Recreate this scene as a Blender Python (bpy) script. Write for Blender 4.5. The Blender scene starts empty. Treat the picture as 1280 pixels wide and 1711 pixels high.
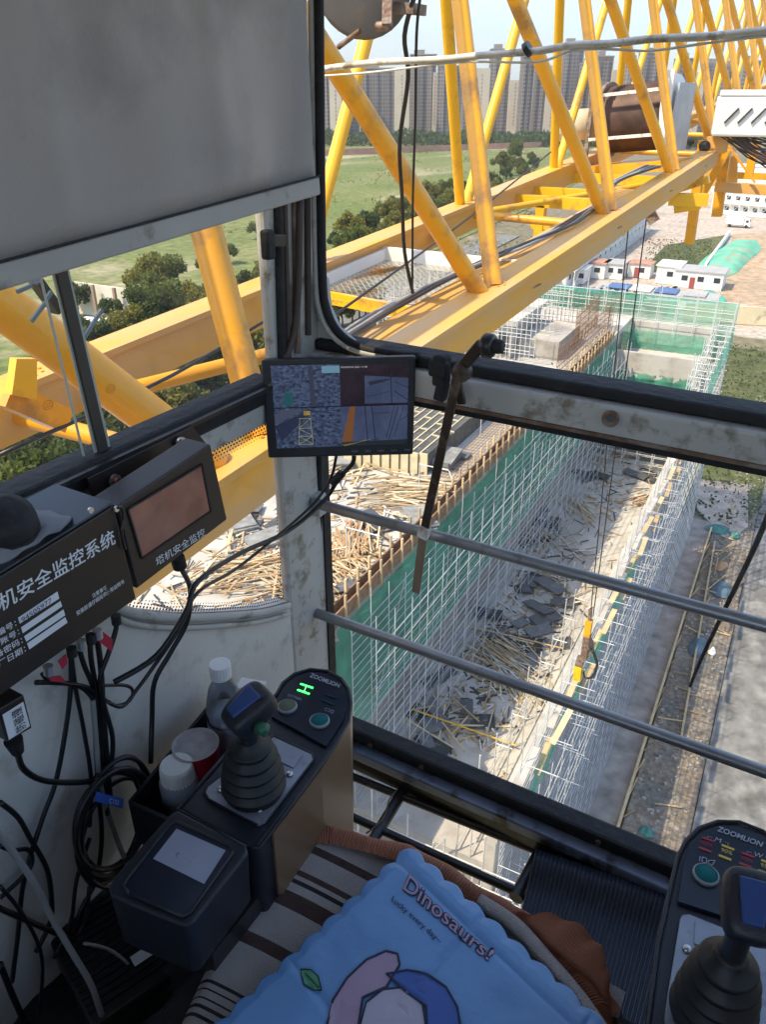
import bpy, math, random
from mathutils import Vector, Matrix, noise
random.seed(7)
R = math.radians
scene = bpy.context.scene
# ------------------------------------------------------------------ camera
F, CX, CY = 1300.0, 640.0, 855.5
PITCH = math.atan((855.5 - 160) / F)
YAW = R(30.3)
FW = Vector((-math.sin(YAW)*math.cos(PITCH), math.cos(YAW)*math.cos(PITCH), -math.sin(PITCH)))
RT = Vector((math.cos(YAW), math.sin(YAW), 0))
UP = RT.cross(FW)
cd = bpy.data.cameras.new('camera'); cam = bpy.data.objects.new('camera', cd)
scene.collection.objects.link(cam); scene.camera = cam
cam.matrix_world = Matrix(((RT.x, UP.x, -FW.x, 0), (RT.y, UP.y, -FW.y, 0), (RT.z, UP.z, -FW.z, 0), (0, 0, 0, 1)))
cd.sensor_fit = 'HORIZONTAL'; cd.sensor_width = 36; cd.lens = F/1280*36
cd.clip_start = 0.02; cd.clip_end = 9000
# ------------------------------------------------------------------ light
SUN_EL, SUN_AZ = R(54), R(-146)          # azimuth measured from +Y towards +X
w = bpy.data.worlds.new('World'); scene.world = w; w.use_nodes = True
wt = w.node_tree; bg = wt.nodes['Background']
sky = wt.nodes.new('ShaderNodeTexSky'); sky.sky_type = 'NISHITA'; sky.sun_disc = False
sky.sun_elevation = SUN_EL; sky.sun_rotation = SUN_AZ; sky.altitude = 50
sky.air_density = 1.0; sky.dust_density = 1.2; sky.ozone_density = 1.0
wt.links.new(sky.outputs[0], bg.inputs[0]); bg.inputs[1].default_value = 0.15
sl = bpy.data.lights.new('sun', 'SUN'); so = bpy.data.objects.new('sun', sl); scene.collection.objects.link(so)
sl.energy = 2.8; sl.angle = R(0.5); sl.color = (1, 0.84, 0.60)
sd = Vector((math.sin(SUN_AZ)*math.cos(SUN_EL), math.cos(SUN_AZ)*math.cos(SUN_EL), math.sin(SUN_EL)))
so.rotation_euler = sd.to_track_quat('Z', 'Y').to_euler(); so.location = (0, 0, 60)
scene.view_settings.view_transform = 'Standard'; scene.view_settings.look = 'None'
scene.view_settings.exposure = 1.4; scene.view_settings.gamma = 1
scene.render.engine = 'CYCLES'
scene.cycles.max_bounces = 7; scene.cycles.transparent_max_bounces = 24
scene.cycles.diffuse_bounces = 4; scene.cycles.glossy_bounces = 3; scene.cycles.transmission_bounces = 3
scene.cycles.sample_clamp_indirect = 6; scene.cycles.caustics_reflective = False; scene.cycles.caustics_refractive = False

# ------------------------------------------------------------------ measuring the place from the survey photo
def ray(x, y): return RT*(x-CX) + UP*(CY-y) + FW*F
def PX(x, y, v): r = ray(x, y); return r*(v/r.x)
def PY(x, y, v): r = ray(x, y); return r*(v/r.y)
def PZ(x, y, v): r = ray(x, y); return r*(v/r.z)
HF = Vector((-math.sin(YAW), math.cos(YAW), 0))
def PH(x, y, v): r = ray(x, y); return r*(v/r.dot(HF))
def lerp(a, b, t): return a + (b-a)*t
GZ = -32.0
BA = R(2.58)
def S(x, y, z=0.0):                       # building-site axes (turned a little from the jib)
    dx, dy = x+11, y-15
    return Vector((-11+dx*math.cos(BA)-dy*math.sin(BA), 15+dx*math.sin(BA)+dy*math.cos(BA), z))

# ------------------------------------------------------------------ materials
MATS = {}
def mat(name, col, rough=0.6, metal=0.0, var=0.0, scale=8.0, bump=0.0, bscale=None, spec=0.5, dirt=None, dirt_amt=0.5, dscale=3.0, alpha=1.0, trans=0.0, coords='Object', detail=5, stretch=None, rand=0.0, coat=0.0, dsharp=0.12):
    if name in MATS: return MATS[name]
    m = bpy.data.materials.new(name); m.use_nodes = True; t = m.node_tree; N = t.nodes; L = t.links
    b = N['Principled BSDF']; b.inputs['Roughness'].default_value = rough; b.inputs['Metallic'].default_value = metal
    b.inputs['Specular IOR Level'].default_value = spec; b.inputs['Coat Weight'].default_value = coat
    c = (col[0], col[1], col[2], 1)
    b.inputs['Base Color'].default_value = c
    tc = N.new('ShaderNodeTexCoord'); src = tc.outputs[coords]
    if coords == 'World':
        pass
    if stretch:
        mp = N.new('ShaderNodeMapping'); mp.inputs['Scale'].default_value = stretch; L.new(src, mp.inputs[0]); src = mp.outputs[0]
    last = None
    if var > 0 or rand > 0:
        n = N.new('ShaderNodeTexNoise'); n.inputs['Scale'].default_value = scale; n.inputs['Detail'].default_value = detail
        L.new(src, n.inputs['Vector'])
        mr = N.new('ShaderNodeMapRange'); mr.inputs[1].default_value = 0.3; mr.inputs[2].default_value = 0.7
        mr.inputs[3].default_value = 1-var; mr.inputs[4].default_value = 1+var; L.new(n.outputs[0], mr.inputs[0])
        v = mr.outputs[0]
        if rand > 0:
            oi = N.new('ShaderNodeObjectInfo'); m2 = N.new('ShaderNodeMapRange'); m2.inputs[3].default_value = 1-rand; m2.inputs[4].default_value = 1+rand
            L.new(oi.outputs['Random'], m2.inputs[0]); mm = N.new('ShaderNodeMath'); mm.operation = 'MULTIPLY'; L.new(v, mm.inputs[0]); L.new(m2.outputs[0], mm.inputs[1]); v = mm.outputs[0]
        vm = N.new('ShaderNodeVectorMath'); vm.operation = 'SCALE'; vm.inputs[0].default_value = col[:3]; L.new(v, vm.inputs['Scale']); last = vm.outputs[0]
    if dirt:
        n2 = N.new('ShaderNodeTexNoise'); n2.inputs['Scale'].default_value = dscale; n2.inputs['Detail'].default_value = 8; n2.inputs['Roughness'].default_value = 0.65
        L.new(src, n2.inputs['Vector'])
        mr2 = N.new('ShaderNodeMapRange'); mr2.inputs[1].default_value = 0.62-dirt_amt*0.25; mr2.inputs[2].default_value = 0.62-dirt_amt*0.25+dsharp; L.new(n2.outputs[0], mr2.inputs[0])
        mx = N.new('ShaderNodeMix'); mx.data_type = 'RGBA'; L.new(mr2.outputs[0], mx.inputs[0]); mx.inputs[7].default_value = (*dirt, 1)
        if last: L.new(last, mx.inputs[6])
        else: mx.inputs[6].default_value = c
        last = mx.outputs[2]
    if last: L.new(last, b.inputs['Base Color'])
    if bump > 0:
        nb = N.new('ShaderNodeTexNoise'); nb.inputs['Scale'].default_value = bscale or scale*3; nb.inputs['Detail'].default_value = 4
        L.new(src, nb.inputs['Vector']); bp = N.new('ShaderNodeBump'); bp.inputs['Strength'].default_value = bump; bp.inputs['Distance'].default_value = 0.02
        L.new(nb.outputs[0], bp.inputs['Height']); L.new(bp.outputs[0], b.inputs['Normal'])
    if alpha < 1 or trans > 0:
        out = N['Material Output']; surf = b.outputs[0]
        if trans > 0:
            tr = N.new('ShaderNodeBsdfTranslucent'); tr.inputs[0].default_value = c
            if last: L.new(last, tr.inputs[0])
            ms = N.new('ShaderNodeMixShader'); ms.inputs[0].default_value = trans; L.new(surf, ms.inputs[1]); L.new(tr.outputs[0], ms.inputs[2]); surf = ms.outputs[0]
        if alpha < 1:
            tp = N.new('ShaderNodeBsdfTransparent'); ms = N.new('ShaderNodeMixShader'); ms.inputs[0].default_value = alpha
            L.new(tp.outputs[0], ms.inputs[1]); L.new(surf, ms.inputs[2]); surf = ms.outputs[0]
        L.new(surf, out.inputs[0])
    MATS[name] = m; return m
def glow(name, col, e):
    if name in MATS: return MATS[name]
    m = bpy.data.materials.new(name); m.use_nodes = True; b = m.node_tree.nodes['Principled BSDF']
    b.inputs['Base Color'].default_value = (*[c*0.3 for c in col], 1); b.inputs['Emission Color'].default_value = (*col, 1); b.inputs['Emission Strength'].default_value = e
    MATS[name] = m; return m
def glass(name, tint=(0.95, 0.97, 0.96), dirt=0.02, refl=1.0):
    m = bpy.data.materials.new(name); m.use_nodes = True; t = m.node_tree; N = t.nodes; L = t.links; N.remove(N['Principled BSDF'])
    tp = N.new('ShaderNodeBsdfTransparent'); tp.inputs[0].default_value = (*tint, 1)
    gl = N.new('ShaderNodeBsdfGlossy'); gl.inputs['Roughness'].default_value = 0.02
    fr = N.new('ShaderNodeFresnel'); fr.inputs[0].default_value = 1.35
    mu = N.new('ShaderNodeMath'); mu.operation = 'MULTIPLY'; mu.inputs[1].default_value = refl; L.new(fr.outputs[0], mu.inputs[0])
    m1 = N.new('ShaderNodeMixShader'); L.new(mu.outputs[0], m1.inputs[0]); L.new(tp.outputs[0], m1.inputs[1]); L.new(gl.outputs[0], m1.inputs[2])
    df = N.new('ShaderNodeBsdfDiffuse'); df.inputs[0].default_value = (0.75, 0.72, 0.66, 1)
    no = N.new('ShaderNodeTexNoise'); no.inputs['Scale'].default_value = 5; no.inputs['Detail'].default_value = 9; no.inputs['Roughness'].default_value = 0.7
    tc = N.new('ShaderNodeTexCoord'); L.new(tc.outputs['Object'], no.inputs['Vector'])
    mr = N.new('ShaderNodeMapRange'); mr.inputs[1].default_value = 0.4; mr.inputs[2].default_value = 0.8; mr.inputs[3].default_value = dirt*0.35; mr.inputs[4].default_value = dirt*3
    L.new(no.outputs[0], mr.inputs[0])
    m2 = N.new('ShaderNodeMixShader'); L.new(mr.outputs[0], m2.inputs[0]); L.new(m1.outputs[0], m2.inputs[1]); L.new(df.outputs[0], m2.inputs[2])
    L.new(m2.outputs[0], N['Material Output'].inputs[0]); MATS[name] = m; return m

M_yel = mat('crane_yellow', (0.80, 0.355, 0.008), 0.38, var=0.10, scale=1.7, dirt=(0.40, 0.19, 0.035), dirt_amt=0.35, dscale=2.2, coat=0.15, bump=0.05, bscale=30)
M_yelb = mat('bright_yellow', (0.84, 0.46, 0.010), 0.35, var=0.08, scale=2, dirt=(0.45, 0.24, 0.05), dirt_amt=0.25, dscale=3, coat=0.2)
M_chord = mat('chord_yellow', (0.72, 0.35, 0.03), 0.5, var=0.12, scale=1.2, dirt=(0.56, 0.37, 0.21), dirt_amt=0.95, dscale=1.6, dsharp=0.35, stretch=(3, 0.4, 3))
M_blk = mat('black_plastic', (0.016, 0.018, 0.024), 0.42, var=0.25, scale=6, bump=0.12, bscale=260, dirt=(0.07, 0.07, 0.075), dirt_amt=0.2, dscale=9, dsharp=0.4)
M_blkr = mat('black_rubber', (0.012, 0.012, 0.014), 0.7, var=0.2, scale=30, bump=0.2, bscale=60, dirt=(0.06, 0.05, 0.045), dirt_amt=0.25, dscale=12, dsharp=0.3)
M_blkm = mat('black_metal', (0.022, 0.021, 0.022), 0.35, var=0.2, scale=12, dirt=(0.10, 0.085, 0.07), dirt_amt=0.15, dscale=18)
M_box = mat('control_box_black', (0.028, 0.021, 0.019), 0.42, var=0.15, scale=5, dirt=(0.05, 0.045, 0.045), dirt_amt=0.35, dscale=5, dsharp=0.4, bump=0.04, bscale=300)
M_cab = mat('cab_paint', (0.52, 0.51, 0.48), 0.55, var=0.12, scale=3, dirt=(0.24, 0.21, 0.16), dirt_amt=0.30, dscale=16, bump=0.06, bscale=40)
M_wall = mat('cab_wall_paint', (0.68, 0.66, 0.62), 0.6, var=0.10, scale=2, dirt=(0.30, 0.27, 0.22), dirt_amt=0.30, dscale=14, dsharp=0.3, bump=0.05, bscale=60)
M_bar = mat('bar_steel', (0.30, 0.31, 0.32), 0.38, 0.55, var=0.2, scale=9, dirt=(0.20, 0.17, 0.14), dirt_amt=0.12, dscale=25)
M_rust = mat('rusty_steel', (0.20, 0.12, 0.08), 0.6, 0.4, var=0.3, scale=30, dirt=(0.30, 0.24, 0.20), dirt_amt=0.6, dscale=14, bump=0.2)
M_steel = mat('bright_steel', (0.62, 0.62, 0.63), 0.3, 0.85, var=0.12, scale=20)
M_plate = mat('plate_steel', (0.34, 0.36, 0.42), 0.42, 0.45, var=0.12, scale=14, dirt=(0.25, 0.25, 0.27), dirt_amt=0.2, dscale=40)
M_cable = mat('cable_black', (0.012, 0.012, 0.014), 0.38, var=0.1)
M_cableg = mat('cable_grey', (0.28, 0.28, 0.27), 0.45, var=0.1)
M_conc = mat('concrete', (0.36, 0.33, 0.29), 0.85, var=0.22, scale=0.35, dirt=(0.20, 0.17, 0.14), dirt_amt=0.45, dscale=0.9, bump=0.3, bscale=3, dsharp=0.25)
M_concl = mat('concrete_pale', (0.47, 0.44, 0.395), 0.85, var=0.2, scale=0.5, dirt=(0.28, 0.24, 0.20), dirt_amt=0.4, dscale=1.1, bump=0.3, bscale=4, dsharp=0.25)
M_galv_shade = mat('scaffold_steel_shaded', (0.50, 0.51, 0.53), 0.5, 0.1, var=0.2, scale=2)  # same steel made darker: shade on the sunless sides put into the colour
M_galv = mat('scaffold_steel', (0.58, 0.58, 0.56), 0.5, 0.1, var=0.15, scale=2)
M_rebar = mat('rebar_brown', (0.24, 0.14, 0.08), 0.75, 0.2, var=0.3, scale=4)
M_net = mat('green_net', (0.07, 0.42, 0.28), 0.8, var=0.3, scale=0.9, alpha=0.62, trans=0.45, dirt=(0.10, 0.40, 0.28), dirt_amt=0.4, dscale=0.6, dsharp=0.4)
M_netl = mat('green_net_pale', (0.10, 0.48, 0.34), 0.8, var=0.25, scale=0.5, alpha=0.6, trans=0.4)
M_tim = mat('timber', (0.50, 0.36, 0.20), 0.8, var=0.15, scale=3, rand=0.35)
M_timo = mat('timber_orange', (0.46, 0.27, 0.13), 0.8, var=0.15, scale=3, rand=0.3)
M_ply = mat('dark_plywood', (0.10, 0.10, 0.105), 0.6, var=0.2, scale=2, rand=0.75, dirt=(0.25, 0.22, 0.18), dirt_amt=0.25, dscale=2)
M_earth = mat('earth', (0.21, 0.165, 0.115), 0.95, var=0.2, scale=0.15, dirt=(0.13, 0.12, 0.06), dirt_amt=0.5, dscale=0.3, bump=0.5, bscale=1.2)
M_white = mat('white_paint', (0.80, 0.79, 0.76), 0.6, var=0.06, scale=1)
M_label = mat('white_print', (0.72, 0.74, 0.78), 0.6, var=0.03)
M_scr = mat('white_wrap', (0.75, 0.72, 0.66), 0.5, var=0.2, scale=20, dirt=(0.30, 0.24, 0.16), dirt_amt=0.4, dscale=18)

# ------------------------------------------------------------------ mesh building
class MB:
    def __init__(s): s.v = []; s.f = []; s.sm = []; s.mi = []; s.cur = 0
    def add(s, vs, fs, smooth=False):
        o = len(s.v); s.v += [Vector(p) for p in vs]
        for f in fs: s.f.append(tuple(i+o for i in f)); s.sm.append(smooth); s.mi.append(s.cur)
        return s
    def hexa(s, p): return s.add(p, [(0,3,2,1), (4,5,6,7), (0,1,5,4), (1,2,6,5), (2,3,7,6), (3,0,4,7)])
    def box(s, c, d, M=None, rz=0):
        hx, hy, hz = d[0]/2, d[1]/2, d[2]/2
        p = [Vector(q) for q in ((-hx,-hy,-hz), (hx,-hy,-hz), (hx,hy,-hz), (-hx,hy,-hz), (-hx,-hy,hz), (hx,-hy,hz), (hx,hy,hz), (-hx,hy,hz))]
        if rz: M = Matrix.Rotation(rz, 3, 'Z')
        if M is not None: p = [M @ q for q in p]
        c = Vector(c); return s.hexa([q+c for q in p])
    def beam(s, a, b, w, h, upv=(0, 0, 1)):
        a, b = Vector(a), Vector(b); d = (b-a).normalized(); sd_ = d.cross(Vector(upv))
        if sd_.length < 1e-4: sd_ = d.cross(Vector((1, 0, 0)))
        sd_.normalize(); u = sd_.cross(d)
        P = []
        for e in (a, b): P += [e-sd_*w/2-u*h/2, e+sd_*w/2-u*h/2, e+sd_*w/2+u*h/2, e-sd_*w/2+u*h/2]
        return s.add(P, [(0,1,2,3), (7,6,5,4), (0,4,5,1), (1,5,6,2), (2,6,7,3), (3,7,4,0)])
    def tube(s, a, b, r, n=10, r1=None, cap=True):
        a, b = Vector(a), Vector(b); d = (b-a).normalized(); x = d.orthogonal().normalized(); y = d.cross(x)
        r1 = r if r1 is None else r1; P = []
        for e, rr in ((a, r), (b, r1)):
            for i in range(n): t = 2*math.pi*i/n; P.append(e+(x*math.cos(t)+y*math.sin(t))*rr)
        s.add(P, [(i, (i+1) % n, n+(i+1) % n, n+i) for i in range(n)], True)
        if cap: s.add(P, [tuple(range(n-1, -1, -1)), tuple(range(n, 2*n))])
        return s
    def path(s, pts, r, n=8, smooth=4, closed=False):
        pts = [Vector(p) for p in pts]
        if smooth > 1 and len(pts) > 2:
            q = []; m = len(pts)
            for i in range(m-1):
                p0 = pts[max(i-1, 0)]; p1 = pts[i]; p2 = pts[i+1]; p3 = pts[min(i+2, m-1)]
                for k in range(smooth):
                    t = k/smooth; q.append(0.5*((2*p1)+(p2-p0)*t+(2*p0-5*p1+4*p2-p3)*t*t+(3*p1-p0-3*p2+p3)*t**3))
            q.append(pts[-1]); pts = q
        P = []; m = len(pts); x = None
        for i, p in enumerate(pts):
            d = (pts[min(i+1, m-1)]-pts[max(i-1, 0)]).normalized()
            x = d.orthogonal().normalized() if x is None else (x-d*x.dot(d)).normalized()
            y = d.cross(x)
            rr = r(i/(m-1)) if callable(r) else r
            for k in range(n): t = 2*math.pi*k/n; P.append(p+(x*math.cos(t)+y*math.sin(t))*rr)
        fs = [(i*n+k, i*n+(k+1) % n, (i+1)*n+(k+1) % n, (i+1)*n+k) for i in range(m-1) for k in range(n)]
        fs += [tuple(range(n-1, -1, -1)), tuple(range((m-1)*n, m*n))]
        return s.add(P, fs, True)
    def prism(s, poly, vec, smooth=False):              # polygon swept along vec
        vec = Vector(vec); n = len(poly); P = [Vector(p) for p in poly]; P = P+[p+vec for p in P]
        s.add(P, [tuple(range(n-1, -1, -1)), tuple(range(n, 2*n))])
        return s.add(P, [(i, (i+1) % n, n+(i+1) % n, n+i) for i in range(n)], smooth)
    def lathe(s, prof, M=None, n=20, c=(0, 0, 0), smooth=True, caps=True):
        P = []; c = Vector(c)
        for r, z in prof:
            for i in range(n):
                t = 2*math.pi*i/n; p = Vector((r*math.cos(t), r*math.sin(t), z))
                if M is not None: p = M @ p
                P.append(p+c)
        m = len(prof)
        s.add(P, [(j*n+i, j*n+(i+1) % n, (j+1)*n+(i+1) % n, (j+1)*n+i) for j in range(m-1) for i in range(n)], smooth)
        if not caps: return s
        if prof[0][0] > 1e-5: s.add(P[:n], [tuple(range(n-1, -1, -1))])
        if prof[-1][0] > 1e-5: s.add(P[-n:], [tuple(range(n))])
        return s
    def grid(s, fn, nu, nv, smooth=True):
        P = [fn(i/nu, j/nv) for j in range(nv+1) for i in range(nu+1)]
        return s.add(P, [(j*(nu+1)+i, j*(nu+1)+i+1, (j+1)*(nu+1)+i+1, (j+1)*(nu+1)+i) for j in range(nv) for i in range(nu)], smooth)
    def bbox(s):
        return (Vector([min(p[k] for p in s.v) for k in range(3)]), Vector([max(p[k] for p in s.v) for k in range(3)]))
ORG = {}
def tag(o, label=None, cat=None, group=None, kind=None):
    if label: o['label'] = label
    if cat: o['category'] = cat
    if group: o['group'] = group
    if kind: o['kind'] = kind
    return o
def build(m, name, mt, parent=None, bevel=0, seg=2, solid=0, origin=None):
    if parent is not None: org = ORG[parent.name]
    elif origin is not None: org = Vector(origin)
    else: a, b = m.bbox(); org = Vector(((a.x+b.x)/2, (a.y+b.y)/2, a.z))
    me = bpy.data.meshes.new(name); me.from_pydata([tuple(p-org) for p in m.v], [], m.f); me.update()
    me.polygons.foreach_set('use_smooth', m.sm)
    mts = mt if isinstance(mt, (list, tuple)) else [mt]
    for q in mts: me.materials.append(q)
    if len(mts) > 1: me.polygons.foreach_set('material_index', m.mi)
    o = bpy.data.objects.new(name, me); scene.collection.objects.link(o)
    if parent is not None: o.parent = parent; ORG[o.name] = org
    else: o.location = org; ORG[o.name] = org
    if bevel:
        bv = o.modifiers.new('bevel', 'BEVEL'); bv.width = bevel; bv.segments = seg; bv.limit_method = 'ANGLE'; bv.angle_limit = R(35)
    if solid:
        sm = o.modifiers.new('solid', 'SOLIDIFY'); sm.thickness = solid; sm.offset = 0
    return o
def thing(name, label, cat, loc=(0, 0, 0), group=None):
    o = bpy.data.objects.new(name, None); scene.collection.objects.link(o); o.location = loc; o.empty_display_size = 0.05
    ORG[o.name] = Vector(loc); return tag(o, label, cat, group)
def kids(o): return [c for c in bpy.data.objects if c.parent == o]
def dup(o, loc, rot=None, label=None, group=None, scale=None, _p=None, ch=None):
    c = o.copy(); scene.collection.objects.link(c)
    if _p is None:
        c.location = loc
        if rot is not None: c.rotation_euler = rot
        if scale is not None: c.scale = (scale,)*3 if isinstance(scale, (int, float)) else scale
        if label: c['label'] = label
        if group: c['group'] = group
    else: c.parent = _p
    for k in (ch if ch is not None else kids(o)): dup(k, None, _p=c)
    return c
def part1(name, mb, mt, parent, **k): return build(mb, name, mt, parent, **k)
def quadpt(q, u, v): return q[0]*(1-u)*(1-v)+q[1]*u*(1-v)+q[2]*u*v+q[3]*(1-u)*v
def text_mesh(body, quad, off=0.0012, fit=True, bold=0.0, shear=0.0, xs=1.0):
    """lettering laid into a quad (bottom-left, bottom-right, top-right, top-left)"""
    cu = bpy.data.curves.new('txt', 'FONT'); cu.body = body; cu.size = 1; cu.offset = bold; cu.shear = shear; cu.resolution_u = 3
    ob = bpy.data.objects.new('txt', cu); scene.collection.objects.link(ob)
    dg = bpy.context.evaluated_depsgraph_get(); dg.update(); me = ob.evaluated_get(dg).to_mesh()
    vs = [v.co.copy() for v in me.vertices]; fs = [tuple(p.vertices) for p in me.polygons]
    ob.to_mesh_clear(); bpy.data.objects.remove(ob); bpy.data.curves.remove(cu)
    m = MB()
    if not vs: return m
    x0 = min(v.x for v in vs); x1 = max(v.x for v in vs); y0 = min(v.y for v in vs); y1 = max(v.y for v in vs)
    nrm = (quad[1]-quad[0]).cross(quad[3]-quad[0]).normalized()*off
    m.add([quadpt(quad, (v.x-x0)/(x1-x0), (v.y-y0)/max(y1-y0, 1e-6))+nrm for v in vs], fs)
    return m
# ------------------------------------------------------------------ the setting: ground, field, road, hills
def G(x, y, z=GZ): return PZ(x, y, z)
def sheet(name, poly, z, mt, th=0.4, **k):
    m = MB(); m.prism([Vector((p[0], p[1], z-th)) for p in poly], (0, 0, th)); return build(m, name, mt, **k)
def ground_mat(name, c1, c2, c3, s1, s2, t1=0.5, w1=0.15, t2=0.6, w2=0.1, bump=0.4, bs=0.8, stretch=(1, 1, 1)):
    m = bpy.data.materials.new(name); m.use_nodes = True; t = m.node_tree; N = t.nodes; L = t.links; b = N['Principled BSDF']; b.inputs['Roughness'].default_value = 0.95; b.inputs['Specular IOR Level'].default_value = 0.15
    g = N.new('ShaderNodeNewGeometry'); mp = N.new('ShaderNodeMapping'); mp.inputs['Scale'].default_value = stretch; L.new(g.outputs['Position'], mp.inputs[0])
    prev = None; cols = [c1, c2, c3]
    for k, (sc, th, wd, cc) in enumerate(((s1, t1, w1, c2), (s2, t2, w2, c3))):
        n = N.new('ShaderNodeTexNoise'); n.inputs['Scale'].default_value = sc; n.inputs['Detail'].default_value = 9; n.inputs['Roughness'].default_value = 0.62; L.new(mp.outputs[0], n.inputs['Vector'])
        r = N.new('ShaderNodeMapRange'); r.inputs[1].default_value = th-wd; r.inputs[2].default_value = th+wd; L.new(n.outputs[0], r.inputs[0])
        x = N.new('ShaderNodeMix'); x.data_type = 'RGBA'; L.new(r.outputs[0], x.inputs[0]); x.inputs[7].default_value = (*cc, 1)
        if prev: L.new(prev, x.inputs[6])
        else: x.inputs[6].default_value = (*c1, 1)
        prev = x.outputs[2]
    n = N.new('ShaderNodeTexNoise'); n.inputs['Scale'].default_value = bs; n.inputs['Detail'].default_value = 8; L.new(g.outputs['Position'], n.inputs['Vector'])
    r = N.new('ShaderNodeMapRange'); r.inputs[1].default_value = 0.25; r.inputs[2].default_value = 0.75; r.inputs[3].default_value = 0.6; r.inputs[4].default_value = 1.4; L.new(n.outputs[0], r.inputs[0])
    vm = N.new('ShaderNodeVectorMath'); vm.operation = 'SCALE'; L.new(prev, vm.inputs[0]); L.new(r.outputs[0], vm.inputs['Scale']); L.new(vm.outputs[0], b.inputs['Base Color'])
    bp = N.new('ShaderNodeBump'); bp.inputs['Strength'].default_value = bump; bp.inputs['Distance'].default_value = 0.3; L.new(n.outputs[0], bp.inputs['Height']); L.new(bp.outputs[0], b.inputs['Normal'])
    MATS[name] = m; return m
M_gnd = ground_mat('ground_soil', (0.20, 0.165, 0.12), (0.12, 0.13, 0.06), (0.30, 0.25, 0.19), 0.012, 0.05)
M_field = ground_mat('field_grass', (0.125, 0.155, 0.045), (0.19, 0.195, 0.08), (0.34, 0.295, 0.19), 0.035, 0.022, 0.52, 0.12, 0.59, 0.05, bump=0.9, bs=0.5, stretch=(1, 0.45, 1))
M_yard = ground_mat('yard_concrete', (0.40, 0.36, 0.31), (0.46, 0.36, 0.29), (0.27, 0.24, 0.21), 0.05, 0.12, bump=0.1, bs=1.0)
M_road = ground_mat('road_slab', (0.19, 0.185, 0.18), (0.155, 0.152, 0.148), (0.225, 0.22, 0.21), 0.25, 0.9, 0.5, 0.04, 0.56, 0.08, bump=0.08, bs=1.2, stretch=(1, 0.7, 1))  # albedo lowered so the colour carries the shade over the road
M_dirt = ground_mat('trench_dirt', (0.26, 0.20, 0.145), (0.18, 0.17, 0.15), (0.34, 0.29, 0.23), 0.3, 0.8, bump=0.8, bs=3)
M_lawn = ground_mat('rough_grass', (0.075, 0.09, 0.035), (0.12, 0.125, 0.055), (0.045, 0.06, 0.028), 0.12, 0.3, bump=1.0, bs=1.2)  # greens darkened: shade lying on the grass is put into the colour
m = MB(); m.grid(lambda u, v: Vector((-5000+9000*u, -3000+9500*v, GZ-0.3)), 12, 12, False)
tag(build(m, 'ground', M_gnd), kind='structure')
FL = [(-75, 60), (-130, 40), (-420, 150), (-700, 520), (-560, 900), (-150, 640), (-95, 260), (-80, 120)]
tag(sheet('field', FL, GZ-0.1, M_field), kind='structure')
tag(sheet('yard', [(-62, 128), (6, 128), (30, 420), (-75, 420)], GZ-0.08, M_yard, 0.2), kind='structure')
sx = lambda x, y: S(x, y)
tag(sheet('road', [sx(0.5, -10), sx(22, -10), sx(22, 118), sx(0.5, 118)], GZ-0.02, M_road, 0.27), kind='structure')
tag(sheet('dirt_strip', [sx(-2.6, 10), sx(0.45, 10), sx(0.45, 118), sx(-2.6, 118)], GZ-0.06, M_dirt, 0.2), kind='structure')
tag(sheet('building_apron', [sx(-60, 4), sx(-2.7, 4), sx(-2.7, 64), sx(-60, 64)], GZ-0.05, M_yard, 0.2), kind='structure')
tag(sheet('side_lane', [(-62, -20), (-56, -20), (-76, 200), (-84, 200)], GZ-0.05, M_road, 0.2), kind='structure')
tag(sheet('lawn', [sx(-14, 66), sx(0, 66), sx(10, 120), sx(-40, 122), sx(-46, 70)], GZ-0.04, M_lawn, 0.2), kind='structure')
tag(sheet('grass_plot', [G(1070, 455), G(1165, 455), G(1212, 393), G(1112, 410)], GZ-0.03, M_lawn, 0.15), kind='structure')
tag(sheet('sand_yard', [G(1190, 500), G(1330, 520), G(1330, 385), G(1225, 392)], GZ-0.045, ground_mat('sand', (0.42, 0.30, 0.20), (0.36, 0.27, 0.19), (0.30, 0.25, 0.18), 0.05, 0.2, bump=0.3), 0.15), kind='structure')
# hills far away
m = MB()
def hillf(u, v):
    a = R(-75+120*u); d = 3300+900*v; h = .55*(130+90*noise.noise((u*9, 3, 0))+60*noise.noise((u*23, 1, 0)))*math.sin(math.pi*min(1, v*1.0))
    return Vector((math.sin(a)*d, math.cos(a)*d, GZ-2+max(0, h)))
m.grid(hillf, 90, 8)
tag(build(m, 'hills', mat('hill_green', (0.12, 0.14, 0.13), 0.95, var=0.3, scale=0.01)), kind='structure')

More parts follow.
